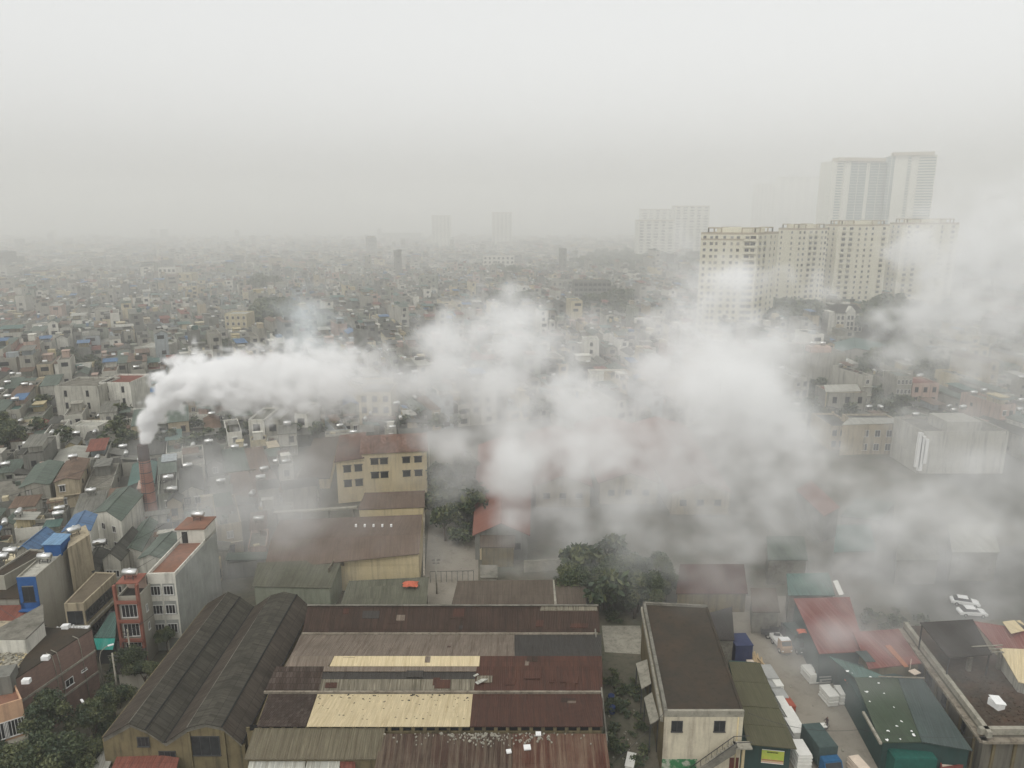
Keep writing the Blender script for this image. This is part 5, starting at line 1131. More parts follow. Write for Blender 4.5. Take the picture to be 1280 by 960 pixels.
while v<2300:
    far=v>760; sc=1.75 if far else 1.0
    d=R.uniform(12,19)*sc
    u=-1500.; run=0
    while u<1500:
        w_=R.uniform(3.5,5.9)*sc*(1.7 if R.random()<.10 else 1)
        run+=w_
        um,vm=u+w_/2,v+d/2; x,y=warp(um,vm)
        u+=w_+.12
        if run>42*sc: run=0; u+=R.uniform(2.2,4)
        if y<100 or abs(x)>.80*y+30: continue
        px,py,f=proj((x,y,6))
        if py<298 or px<-60 or px>1340 or py>900: continue
        if R.random()<.05: continue
        if ingreen(px,py+4): continue
        a=wang(um,vm); dd=d*R.uniform(.88,1.0)
        c_,s_=math.cos(a),math.sin(a); q=[(x+ax*w_/2*c_-ay*dd/2*s_,y+ax*w_/2*s_+ay*dd/2*c_) for ax,ay in ((-1,-1),(1,-1),(1,1),(-1,1))]
        if hits(q): continue
        lots.append((x,y,a,w_-.1,dd,px,py,f))
    v+=d
    row+=1
    if row%2==0: v+=R.uniform(1.6,3.2)*sc
# small sheds and extensions fill the left-over gaps of the near quarters
cells={}
def cadd(l): cells.setdefault((int(l[0]//14),int(l[1]//14)),[]).append(l)
def rq(x,y,a,w_,d_):
    c_,s_=math.cos(a),math.sin(a); return [(x+ax*w_/2*c_-ay*d_/2*s_,y+ax*w_/2*s_+ay*d_/2*c_) for ax,ay in ((-1,-1),(1,-1),(1,1),(-1,1))]
for l in lots:
    if l[1]<420: cadd(l)
for k in range(14000):
    y=R.uniform(104,330); x=R.uniform(-.8*y,.8*y); px,py,f=proj((x,y,3))
    if (540<px<1000) or py>840 or ingreen(px,py): continue
    a=TH+R.uniform(-.08,.08)+(.0 if R.random()<.5 else math.pi/2); w_,d_=R.uniform(2.6,5.2),R.uniform(3.2,8.5); q=rq(x,y,a,w_,d_)
    if inside((x,y),RESERVED[0]) or hits(q): continue
    bad=False; ci,cj=int(x//14),int(y//14)
    for i in (-1,0,1):
        for j in (-1,0,1):
            for l in cells.get((ci+i,cj+j),[]):
                Q=rq(*l[:5])
                if any(inside(p,Q) for p in q+[(x,y),((q[0][0]+q[1][0])/2,(q[0][1]+q[1][1])/2),((q[2][0]+q[1][0])/2,(q[2][1]+q[1][1])/2)]) or any(inside(p,q) for p in Q+[(l[0],l[1])]): bad=True; break
            if bad: break
        if bad: break
    if bad: continue
    l=(x,y,a,w_,d_,px,py,f); lots.append(l); cadd(l)
WK=[n for n,_ in WALLS]; RK=[r_[0] for r_ in ROOFS]
def spec(l,R):
    x,y=l[0],l[1]
    fl=R.choices([1,2,3,4,5],[.22,.42,.22,.10,.04])[0]
    if y<260 and x<-35: fl=R.choices([1,2,3],[.50,.45,.05])[0]
    if l[4]<9.5: fl=1
    if y<200 and x>-72: fl=1+(R.random()<.25)
    wk=R.choices(WK,[32,17,4,7,20,8,2.5,7,.8,3])[0]
    rk=R.choices(RK,[26,32,20,6,13,.6,2.5,3])[0]
    ty=R.choices(['flat','gable','shed','cabin'],[.28,.20,.34,.18])[0]
    return fl,wk,rk,ty,fl*3.2+R.uniform(-.2,.7)
def house_parts(w,d,h,ty,R,fl,detail,mb):
    """mb(name)-> mesh builder; local coordinates, front at -y"""
    W_=mb('wall'); W_.box(0,0,0,w,d,h)
    over=.22
    if ty=='gable':
        rise=R.uniform(.7,1.5); rb=mb('roof')
        for s in (-1,1):
            pts=[(0,-d/2-over,h+rise),(0,d/2+over,h+rise),(s*(w/2+over),d/2+over,h-.05),(s*(w/2+over),-d/2-over,h-.05)]
            if s==-1: pts=[pts[1],pts[0],pts[3],pts[2]]
            rb.slab(pts,.09)
        k=len(W_.v); 
        for yy in (-d/2,d/2):
            W_.v+=[(-w/2,yy,h),(w/2,yy,h),(0,yy,h+rise-.1)]
        W_.face((k,k+1,k+2)); W_.face((k+4,k+3,k+5))
    elif ty=='shed':
        dz=R.uniform(.5,1.2); rb=mb('roof'); rb.slab([(-w/2-over,-d/2-over,h+.15),(w/2+over,-d/2-over,h+.15),(w/2+over,d/2+over,h+.15+dz),(-w/2-over,d/2+over,h+.15+dz)],.09)
        W_.hexa([(-w/2,d/2-.2,h),(w/2,d/2-.2,h),(w/2,d/2,h),(-w/2,d/2,h)],[(-w/2,d/2-.2,h+dz-.1),(w/2,d/2-.2,h+dz-.1),(w/2,d/2,h+dz-.1),(-w/2,d/2,h+dz-.1)])
    else:
        rb=mb('roof'); rb.box(0,0,h-.05,w-.3,d-.3,.1)
        pp=R.uniform(.3,.9); pb=mb('parapet')
        pb.box(0,-d/2+.08,h,w,.16,pp); pb.box(0,d/2-.08,h,w,.16,pp+.003); pb.box(-w/2+.08,0,h,.16,d-.32,pp+.001); pb.box(w/2-.08,0,h,.16,d-.32,pp+.002)
        if ty=='cabin':
            f=R.uniform(.35,.75); off=R.choice((-1,1))*(1-f)*d/2*.95; cb=mb('canopy')
            cb.slab([(-w/2-.1,off-d*f/2,h+2.4),(w/2+.1,off-d*f/2,h+2.4),(w/2+.1,off+d*f/2,h+2.9),(-w/2-.1,off+d*f/2,h+2.9)],.08)
            sb=mb('rooftop_room'); sb.box(0,off+d*f*.12,h+.06,w*.72,d*f*.6,2.35)
        elif R.random()<.6:
            sb=mb('rooftop_room'); off=R.choice((-1,1))*d*.22; sb.box(0,off,h+.06,w*.6,d*.3,2.4); sb.box(0,off,h+2.46,w*.68,d*.36,.14)
    return over
LAND=[]
def landmark(n,px,py,z=0,y=None):
    p=P(px,py,z); LAND.append((n,p.x,p.y))
landmark('brick chimney',190,675); landmark('blue fronted house',55,790); landmark('blank cement block',100,530); landmark('red-topped white house',150,524)
landmark('yellow office block',480,625); landmark('blank white steamside house',322,560); landmark('white gabled hall',187,458); landmark('cream tower house',297,432)
landmark('small red-capped house',44,450); landmark('grey antenna block',1018,492); landmark('tall arcade house',1125,519); landmark('stepped pale block',1200,592)
landmark('dark slab building',740,391); landmark('white villa',1056,415); landmark('cluttered brown house',1100,568); landmark('bright ringed house',738,463)
landmark('street lamp lane',131,868); landmark('white cars',1212,765); landmark('low white long house',108,555)
lots.sort(key=lambda l:l[7])
def hidden(l):   # inside the densest smoke
    px,py=l[5],l[6]
    return 540<px<960 and py>470
vis=[l for l in lots if -20<l[5]<1300 and l[6]<830 and not hidden(l)]
near_l=vis[:262]; nearset=set(id(l) for l in near_l)
FLW={1:'one-storey',2:'two-storey',3:'three-storey',4:'four-storey',5:'five-storey'}
CW=lambda k:{'dark grey':'charcoal','pale grey':'pale'}.get(k,k)
ORD=['','second ','third ','fourth ','fifth ','sixth ','seventh ','eighth ','ninth ','tenth ','eleventh ','twelfth ']
recs=[]
for l in near_l:
    fl,wk,rk,ty,h=spec(l,R)
    n,_,_=min(((a_,x_,y_) for a_,x_,y_ in LAND),key=lambda t:(t[1]-l[0])**2+(t[2]-l[1])**2)
    lx,ly=[(x_,y_) for a_,x_,y_ in LAND if a_==n][0]
    dx,dy=l[0]-lx,l[1]-ly; rel='left of' if abs(dx)>=abs(dy) and dx<0 else 'right of' if abs(dx)>=abs(dy) else 'behind' if dy>0 else 'before'
    rw={'gable':'gabled','shed':'sloping','flat':'flat','cabin':'canopied'}[ty]
    # flat roofs are concrete
    key=(FLW[fl],CW(wk),rel,n)
    recs.append([l,fl,wk,rk,ty,h,key,math.hypot(dx,dy),(rk if ty!='flat' else 'cement')+' '+rw])
from collections import defaultdict
grp=defaultdict(list)
for r_ in recs: grp[r_[6]].append(r_)
def roofmat(rk,ty):
    return M['concrete'] if ty=='flat' else M['r '+rk]
tanks=[]
for key,g_ in grp.items():
    g_.sort(key=lambda r_:r_[7])
    for i,r_ in enumerate(g_):
        l,fl,wk,rk,ty,h=r_[:6]
        o_=ORD[min(i,11)]
        lab=f"{o_+'nearest ' if len(g_)>1 else ''}{key[0]} {key[1]} house with {r_[8]} roof {key[2]} the {key[3]}".strip()
        r_.append(f"{o_+'nearest ' if len(g_)>1 else ''}{key[0]} {key[1]} house {key[2]} the {key[3]}")
        x,y,a,w_,d_=l[:5]; t=thing('tube_house',lab,'house',(x,y,0),'packed tube houses of the city',a,local=True)
        bs={}
        def mb(n):
            if n not in bs: bs[n]=MB()
            return bs[n]
        house_parts(w_,d_,h,ty,R,fl,True,mb)
        wmat=M['w '+wk]; wm2=M['w '+R.choice(WK)]
        if ty in('flat','cabin') and l[7]<330:
            for k in range(R.randint(1,3)):
                b_=MB(); sx_,sy_=R.uniform(-.35,.35)*w_,R.uniform(-.42,.42)*d_; b_.box(sx_,sy_,h+.05,R.uniform(.4,1.3),R.uniform(.4,1.6),R.uniform(.3,1.1),R.random()); b_.build('rooftop_locker',M[R.choice(('concrete_light','w cream','r brown','r dark','w dark grey','r green'))],t)
        if l[7]<330 and R.random()<.5:
            b_=MB(); f_=R.uniform(.2,.5); o2=R.uniform(-.3,.3)*d_; zt_=h+(1.6 if ty=='gable' else 2.0); 
            if ty in('flat',): b_.slab([(-w_*.48,o2-d_*f_/2,zt_),(w_*.3,o2-d_*f_/2,zt_),(w_*.3,o2+d_*f_/2,zt_+.4),(-w_*.48,o2+d_*f_/2,zt_+.4)],.07); b_.box(-w_*.44,o2,h,.08,.08,2.1); b_.build('lean_to_roof',M['r '+R.choice(('dark','green','grey','brown','dark'))],t)
        # front bands: floor slabs, balcony ledges
        if l[7]<330:
            for k in range(1,fl): b_=MB(); b_.box(0,-d_/2-.25,k*3.2-.1,w_,.5,.14); b_.build('floor_ledge',wmat,t)
        for n_,b_ in bs.items():
            b_.build(n_,{'wall':wmat,'roof':roofmat(rk,ty),'parapet':wmat,'canopy':M['r '+R.choice(RK)],'rooftop_room':wm2}[n_],t)
        if l[7]<420:
            for k in range(fl):
                for fx in ((-.22,.22) if w_>4.6 else (0,)):
                    if R.random()<.8: window_at(t,(fx*w_,-d_/2,k*3.2+.9),0,1.2,1.5,frame='frame_dark' if R.random()<.6 else 'frame_white',hood=.4 if R.random()<.4 else 0,glass=R.choice(('glass','glass','grey_glass','pane_pale')))
            sx=-1 if x>0 else 1
            for k in range(fl):
                for fy in (-.25,.2):
                    if R.random()<.35: window_at(t,(sx*w_/2,fy*d_,k*3.2+1.2),sx*math.pi/2,.9,1.,frame='frame_dark')
        if R.random()<.62 and len(tanks)<200:
            zt=h+.06 if ty in('flat','cabin') else h+1.1
            ca,sa=math.cos(a),math.sin(a); lx_,ly_=(R.uniform(-.2,.2)*w_,(R.choice((-.38,.38)) if ty!='gable' else .3)*d_)
            X_,Y_=x+lx_*ca-ly_*sa,y+lx_*sa+ly_*ca
            if ty=='cabin': zt=h+2.85
            tanks.append(steel_tank(X_,Y_,zt-(.0 if ty!='gable' else .15),R.choice((0,0,1.57))+a+R.uniform(-.2,.2),'steel tank on the '+r_[9],'steel water tanks on the rooftops',1.6,.5))
print('maxgrp',max(len(g) for g in grp.values()));print('lots',len(lots),'near',len(near_l),'far dist',near_l[-1][7],'tanks',len(tanks))
# everything smaller: one mass
WM=[M['w '+n] for n in WK]; RM=[roofmat(n,'x') for n in RK]+[M['concrete']]
mats=WM+RM+[M['glass'],M['steel'],M['frame_dark']]; NW=len(WM); NG=len(mats)-3
class XB(MB):
    pass
big=XB()
def addxf(src,x,y,a,mi,shade=None):
    c_,s_=math.cos(a),math.sin(a); k=len(big.v)
    big.v+=[(x+p[0]*c_-p[1]*s_,y+p[0]*s_+p[1]*c_,p[2]) for p in src.v]
    big.f+=[tuple(i+k for i in f) for f in src.f]; big.m+=[mi]*len(src.f); big.sm+=[False]*len(src.f); big.u+=src.u
wcount=0
for l in lots:
    if id(l) in nearset: continue
    x,y,a,w_,d_,px,py,f=l; fl,wk,rk,ty,h=spec(l,R)
    if y>700 and R.random()<.03: h*=1.9
    bs={}
    def mb(n):
        if n not in bs: bs[n]=MB()
        return bs[n]
    house_parts(w_,d_,h,ty,R,fl,False,mb)
    wi=WK.index(wk); ri=NW+(RK.index(rk) if ty!='flat' else len(RM)-1)
    for n_,b_ in bs.items(): addxf(b_,x,y,a,{'wall':wi,'roof':ri,'parapet':wi,'canopy':NW+R.randrange(len(RK)),'rooftop_room':R.randrange(NW)}[n_])
    for k in range(R.choice((0,1,2,3))):
        g_=MB(); g_.box(R.uniform(-.35,.35)*w_,R.uniform(-.42,.42)*d_,h,R.uniform(.8,w_*.6),R.uniform(.8,d_*.35),R.uniform(.4,2.3),R.choice((0,.2)),0); addxf(g_,x,y,a,R.choice((R.randrange(NW),NW+R.randrange(len(RK)),NW+1)))
    g_=MB()
    for k in range(fl):
        if R.random()<.75:
            z=k*h/fl+.9; ww=w_*R.uniform(.25,.6); g_.box(R.uniform(-.1,.1)*w_,-d_/2-.0,z,ww,.06,1.6)
        if R.random()<.3: g_.box((1 if x<0 else -1)*w_/2,R.uniform(-.3,.3)*d_,k*h/fl+1,.06,1.3,1.3)
    if g_.v: addxf(g_,x,y,a,NG)
    if R.random()<.28 and y<900:
        g_=MB(); s_=.85; yy=R.choice((-.35,.35))*d_; g_.tube([(-.9*s_,yy,h+1.2),(.9*s_,yy,h+1.2)],.55*s_,8); addxf(g_,x,y,a,NG+1)
tag(big.build('distant_houses',mats),kind='stuff')
# ---------------------------------------------------------------- trees
LEAF=[m_leaf('dark leaves',(.022,.038,.018),(.040,.062,.026)),m_leaf('mid leaves',(.034,.052,.020),(.060,.080,.028)),m_leaf('light leaves',(.070,.085,.032),(.11,.12,.045))]
def crown_mesh(seed,n,r=1.,h=1.,leaf=.16,name='crown'):
    rr=random.Random(seed); b=MB(); cl=[]
    for k in range(rr.randint(13,19)):
        a=rr.random()*6.28; e=rr.uniform(-.4,1.1); q=r*rr.uniform(.3,.9)
        cl.append((math.cos(a)*q*math.cos(e),math.sin(a)*q*math.cos(e),h*(.1+.62*math.sin(e)),r*rr.uniform(.18,.36),rr.choice((0,0,0,1,1,2,2))))
    for k in range(n):
        c_=cl[k%len(cl)]; 
        while True:
            p=Vector((rr.uniform(-1,1),rr.uniform(-1,1),rr.uniform(-1,1)))
            if p.length<1: break
        p=p.normalized()*(p.length**.7)*(1.25 if rr.random()<.3 else 1)
        x,y,z=c_[0]+p.x*c_[3]*1.1,c_[1]+p.y*c_[3]*1.1,c_[2]+p.z*c_[3]*.85+.05*math.sin(c_[0]*9+p.x*7)
        n_=Vector((rr.gauss(0,.7),rr.gauss(0,.7),rr.gauss(.6,.6))).normalized(); t=n_.orthogonal().normalized(); t.rotate(__import__('mathutils').Quaternion(n_,rr.random()*6.28)); s_=n_.cross(t); L_=leaf*rr.uniform(.6,1.3)
        q=Vector((x,y,z)); k0=len(b.v); b.v+=[tuple(q-t*L_),tuple(q+s_*L_*.55),tuple(q+t*L_),tuple(q-s_*L_*.55)]
        mi=c_[4] if rr.random()<.75 else rr.choice((0,1,2)); b.face((k0,k0+1,k0+2,k0+3),mi,[(0,0),(1,0),(1,1),(0,1)])
    return b
def trunk_mesh(seed,hh):
    rr=random.Random(seed); b=MB(); b.tube([(0,0,0),(.02,.03,hh*.4),(.05,0,hh*.75)],[.055,.042,.03],7)
    for k in range(5):
        a=k*1.256+rr.random(); z=hh*rr.uniform(.4,.7); e=(math.cos(a)*.5,math.sin(a)*.5,hh*rr.uniform(.85,1.15)); b.tube([(.02,.02,z),(e[0]*.5,e[1]*.5,z+(e[2]-z)*.6),e],[.026,.018,.008],5)
    return b
def proto(b,name,mats):
    o=b.build(name,mats); me=o.data; bpy.data.objects.remove(o); return me
CRN=[proto(crown_mesh(50+i,7500,leaf=.058),'crown',LEAF) for i in range(4)]
CRF=[proto(crown_mesh(70+i,1100,leaf=.12),'crown',LEAF) for i in range(5)]
TRK=[proto(trunk_mesh(90+i,1.15),'trunk',[M['bark']]) for i in range(3)]
def tree(x,y,r_,h_,lab,group,near=False,seed=0):
    rr=random.Random(seed); t=thing('tree',lab,'tree',(x,y,0),group,rr.random()*6.28,local=True)
    c_=bpy.data.objects.new('crown',(CRN if near else CRF)[seed%(4 if near else 5)]); COL.objects.link(c_); c_.parent=t; zc=h_-r_*.8; c_.location=(0,0,zc); c_.scale=(r_,r_,min(r_*1.05,h_*.5))
    k_=bpy.data.objects.new('trunk',TRK[seed%3]); COL.objects.link(k_); k_.parent=t; k_.scale=(r_*1.1,r_*1.1,(zc+.3*r_)/1.15)
    return t
NT=[(60,905,2.9,8.5,'darkest round tree in front of the brick building, its lowest windows above it'),(38,958,3.2,7.5,'tree at the bottom left corner beside the salmon house'),(75,955,3.4,7,'broad tree at the bottom edge between the salmon house and the pale strip roof'),
    (118,900,2.7,6.5,'lighter green tree against the lower end of the brick wall'),(142,880,2.4,6,'sparse tree beside the near left eave of the double ridged warehouse'),(105,955,2.6,5.5,'small tree behind the pale strip roof at the bottom'),
    (160,830,2.4,6,'dark tree below the house with brick red balconies'),(208,800,1.7,4.8,'slim creeper covered tree clinging to the white streaked house'),(140,910,2,4,'low bush like tree between the lighter tree and the warehouse'),
    (182,845,2,4.5,'low dark tree beside the lane shed'),(6,950,2.4,5,'little tree squeezed in the extreme bottom left corner')]
for i,(px,py,r_,h_,lab) in enumerate(NT):
    p=P(px,py,h_*.6); tree(p.x,p.y,r_,h_,lab,'trees around the near houses',True,i)
tr_n=0; stuff_pts=[]
RT=random.Random(21)
def gname(px,py):
    p=P(px,max(py,300),0); return min(LAND,key=lambda t:(t[1]-p.x)**2+(t[2]-p.y)**2)[0]
gt=defaultdict(list)
for (c_,rx,ry) in GREEN:
    y0=P(c_[0],c_[1],0).y
    if y0<430:
        n=max(3,int(rx*ry/ (28 if y0<220 else 16)))
        n=min(n,34)
        for k in range(n):
            a=RT.random()*6.28; q=math.sqrt(RT.random())*.95; px,py=c_[0]+math.cos(a)*q*rx,c_[1]+math.sin(a)*q*ry
            p=P(px,py,4); 
            if hits([(p.x-1,p.y-1),(p.x+1,p.y-1),(p.x+1,p.y+1),(p.x-1,p.y+1)]) and not (540<px<620 or 680<px<850): continue
            if y0<150 and any(inside((p.x,p.y),k_[4]) for k_ in RB[2:]): continue
            gt[gname(px,py)].append((p.x,p.y,RT.uniform(2.2,4.2)*(1.25 if y0>250 else 1),RT.uniform(4.5,8.2)))
    else:
        for k in range(int(rx*ry/5)):
            a=RT.random()*6.28; q=math.sqrt(RT.random()); px,py=c_[0]+math.cos(a)*q*rx,c_[1]+math.sin(a)*q*ry; p=P(px,py,4); stuff_pts.append((p.x,p.y,RT.uniform(4,8)))
for n,g_ in gt.items():
    lx,ly=[(x_,y_) for a_,x_,y_ in LAND if a_==n][0]; sub=defaultdict(list)
    for q in g_:
        dx,dy=q[0]-lx,q[1]-ly; rel='left of' if abs(dx)>=abs(dy) and dx<0 else 'right of' if abs(dx)>=abs(dy) else 'behind' if dy>0 else 'before'
        sub[rel+(' tall' if q[3]>6.5 else ' low')].append(q)
    for rel,qs in sub.items():
        rl,tall=rel.rsplit(' ',1); lx2=sorted(qs,key=lambda q:math.hypot(q[0]-lx,q[1]-ly))
        for i,q in enumerate(lx2):
            if i>=12: stuff_pts.append((q[0],q[1],q[2])); continue
            tr_n+=1; tree(q[0],q[1],q[2],q[3],f"{ORD[i]}{'nearest ' if len(qs)>1 else ''}{tall} green tree {rl} the {n}",'trees among the houses',q[1]<125,tr_n)
# scattered street trees in the near fabric
for k in range(900):
    px,py=RT.uniform(0,1280),RT.uniform(330,560); p=P(px,py,3)
    stuff_pts.append((p.x,p.y,RT.uniform(1.6,3.6))) if RT.random()<.55 and not hits([(p.x-2,p.y-2),(p.x+2,p.y-2),(p.x+2,p.y+2),(p.x-2,p.y+2)]) else None
bt=MB(); src=[crown_mesh(300+i,260,leaf=.2) for i in range(6)]
for i,(x,y,r_) in enumerate(stuff_pts):
    s_=src[i%6]; k=len(bt.v); zc=r_*.9+2.; bt.v+=[(x+p[0]*r_,y+p[1]*r_,max(.1,zc+p[2]*r_)) for p in s_.v]; bt.f+=[tuple(j+k for j in f) for f in s_.f]; bt.m+=s_.m; bt.sm+=s_.sm; bt.u+=s_.u
tag(bt.build('distant_trees',LEAF),kind='stuff')
print('trees',tr_n,'stuff trees',len(stuff_pts))
# ---------------------------------------------------------------- undergrowth and clutter near the estate
RU=random.Random(31); bu=MB(); src=[crown_mesh(400+i,160,leaf=.22) for i in range(5)]
for (cx_,cy_,rx,ry,n) in ((782,900,24,60,34),(770,870,14,30,10),(775,760,26,20,18),(1140,800,30,26,16),(1100,775,26,14,12),(90,940,60,30,16),(145,860,20,30,12),(240,800,14,30,6),(750,735,60,14,18),(1215,905,10,12,0)):
    for k in range(n):
        px,py=cx_+RU.uniform(-1,1)*rx,cy_+RU.uniform(-1,1)*ry; p=P(px,py,.2)
        if any(inside((p.x,p.y),k_[4]) for k_ in RB[1:]): continue
        r_=RU.uniform(.4,1.3); s_=src[k%5]; j0=len(bu.v); bu.v+=[(p.x+q[0]*r_,p.y+q[1]*r_,max(.05,r_*.5+q[2]*r_*.8)) for q in s_.v]; bu.f+=[tuple(j+j0 for j in f) for f in s_.f]; bu.m+=s_.m; bu.sm+=s_.sm; bu.u+=s_.u
tag(bu.build('undergrowth',LEAF),kind='stuff')
# blue barrels and poles with wires
for (px,py,lab) in ((765,887,'nearer blue barrel in the weedy yard right of the workshop'),(764,873,'farther blue barrel in the weedy yard right of the workshop')):
    p=P(px,py,.5); b=MB(); b.tube([(p.x,p.y,0),(p.x,p.y,.1),(p.x,p.y,1.),(p.x,p.y,1.05)],[.42,.46,.46,.4],14); tag(b.build('barrel',m_plain('blue barrel',(.02,.04,.13),.5)),lab,'barrel','blue barrels')
p=P(788,955,.5); b=MB(); b.box(p.x,p.y,0,1.,2.4,1.1,-.3); b.box(p.x,p.y,1.1,1.1,2.5,.06,-.3); tag(b.build('crate',M['foam']),'pale crate at the bottom edge in the weedy yard beside the store','crate')
for (x,y,w_,h_,lab) in ((860,745,2,1.2,0),):
    pass
def wire(a,b_,sag,lab,r=.025):
    a=Vector(a);b_=Vector(b_); pts=[a.lerp(b_,t)-Vector((0,0,sag*4*t*(1-t))) for t in np.linspace(0,1,12).tolist()]
    b=MB(); b.tube(pts,r,4); tag(b.build('cable',M['frame_dark']),lab,'cable')
wire(P(935,891,9.2),P(1075,912,7),1.0,'dark cable from the store parapet over the yard to the green shed')
wire(P(1075,912,7),P(1232,921,7.4),.5,'dark cable over the green shed to the concrete eave')
wire(P(765,955,3),P(831,890,8.8),.3,'slack cable from the weedy yard up to the corner of the store',.03)
# poles and wires over the near houses
def pole(px,py,h,lab):
    p=P(px,py,0); t=thing('utility_pole',lab,'utility pole',(p.x,p.y,0),'concrete utility poles',0,local=True)
    b=MB(); b.tube([(0,0,0),(0,0,h)],[.16,.11],7); b.build('pole',M['concrete_light'],t)
    b=MB(); b.box(0,0,h-.5,1.5,.08,.1); b.box(0,0,h-1.1,1.2,.08,.1); b.build('cross_arm',M['frame_dark'],t); return (p.x,p.y,h-.4)
pa=pole(150,885,8.5,'concrete utility pole in the lane right of the brick building'); pb_=pole(168,852,8.5,'concrete utility pole below the brick red balconies'); pc_=pole(224,800,8.5,'concrete utility pole at the foot of the white streaked house')
pd=pole(546,742,7,'utility pole at the near end of the courtyard')
for a_,b_,l_ in ((pa,pb_,'cable between the two nearest lane poles'),(pb_,pc_,'cable from the lane pole to the pole by the white streaked house')):
    wire(a_,b_,.6,l_,.04)
rw=random.Random(12)
for i,(x0_,y0_,x1_,y1_,h0,h1) in enumerate(((20,700,118,640,14,12.5),(60,668,150,612,13,12),(118,690,205,655,9.5,12),(40,640,150,590,8,8.5),(150,720,236,662,13.5,15.4),(0,760,58,782,9,10.3),(90,770,170,730,7,9),(10,620,130,575,8,8),(200,640,330,600,7,7),(60,600,175,560,8,8))):
    wire(P(x0_,y0_,h0),P(x1_,y1_,h1),.8,('first','second','third','fourth','fifth','sixth','seventh','eighth','ninth','tenth')[i]+' of the dark cables strung over the near left houses',.035)
# pavement clutter seen along the courtyard
cl=MB()
for k in range(90):
    px,py=RU.choice(((RU.uniform(760,800),RU.uniform(850,950)),(RU.uniform(930,1060),RU.uniform(780,950)),(RU.uniform(545,590),RU.uniform(665,720)))); p=P(px,py,0)
    if any(inside((p.x,p.y),k_[4]) for k_ in RB[2:]): continue
    s_=RU.uniform(.08,.35); cl.box(p.x,p.y,.013,s_,s_*RU.uniform(.4,1),s_*.5,RU.random()*3)
tag(cl.build('yard_litter',M['concrete_light']),kind='stuff')
# ---------------------------------------------------------------- haze and smoke
def volmat(n,col,dens,an=0.):
    m=bpy.data.materials.new(n); m.use_nodes=True; t=m.node_tree; t.nodes.clear()
    o=t.nodes.new('ShaderNodeOutputMaterial'); p=t.nodes.new('ShaderNodeVolumePrincipled'); t.links.new(p.outputs[0],o.inputs['Volume'])
    p.inputs['Color'].default_value=(*col,1); p.inputs['Density'].default_value=dens; p.inputs['Anisotropy'].default_value=an
    return m
b=MB(); b.hexa([(-4500,-400,-1),(4500,-400,-1),(4500,5500,-1),(-4500,5500,-1)],[(-4500,-400,146),(4500,-400,146),(4500,5500,146),(-4500,5500,146)])
tag(b.build('haze',volmat('haze',(.993,.995,.975),.0004)),kind='stuff')
b=MB(); b.hexa([(-4400,235,-.8),(4400,235,-.8),(4400,5400,-.8),(-4400,5400,-.8)],[(-4400,235,145),(4400,235,145),(4400,5400,145),(-4400,5400,145)])
tag(b.build('city_haze',volmat('city haze',(.993,.995,.975),.0011)),kind='stuff')   # thicker air over the city
def vnoise(shape,cell,seed):
    r=np.random.default_rng(seed); dims=[int(s/c_)+3 for s,c_ in zip(shape,cell)]; a=r.random(dims).astype(np.float32)*2-1
    for ax in range(3):
        x=np.arange(shape[ax])/cell[ax]; i=np.floor(x).astype(int); t=x-i; t=t*t*(3-2*t)
        W=np.zeros((shape[ax],dims[ax]),np.float32); W[np.arange(shape[ax]),i]=1-t; W[np.arange(shape[ax]),i+1]+=t
        a=np.moveaxis(np.tensordot(W,a,axes=(1,ax)),0,ax)
    return a
def fbm(shape,cell,octv,seed,gain=.5):
    s=0;amp=1;tot=0
    for k in range(octv):
        if cell<1.3: break
        s=s+amp*vnoise(shape,(cell*1.3,cell,cell),seed+k); tot+=amp; amp*=gain; cell/=2
    return s/tot
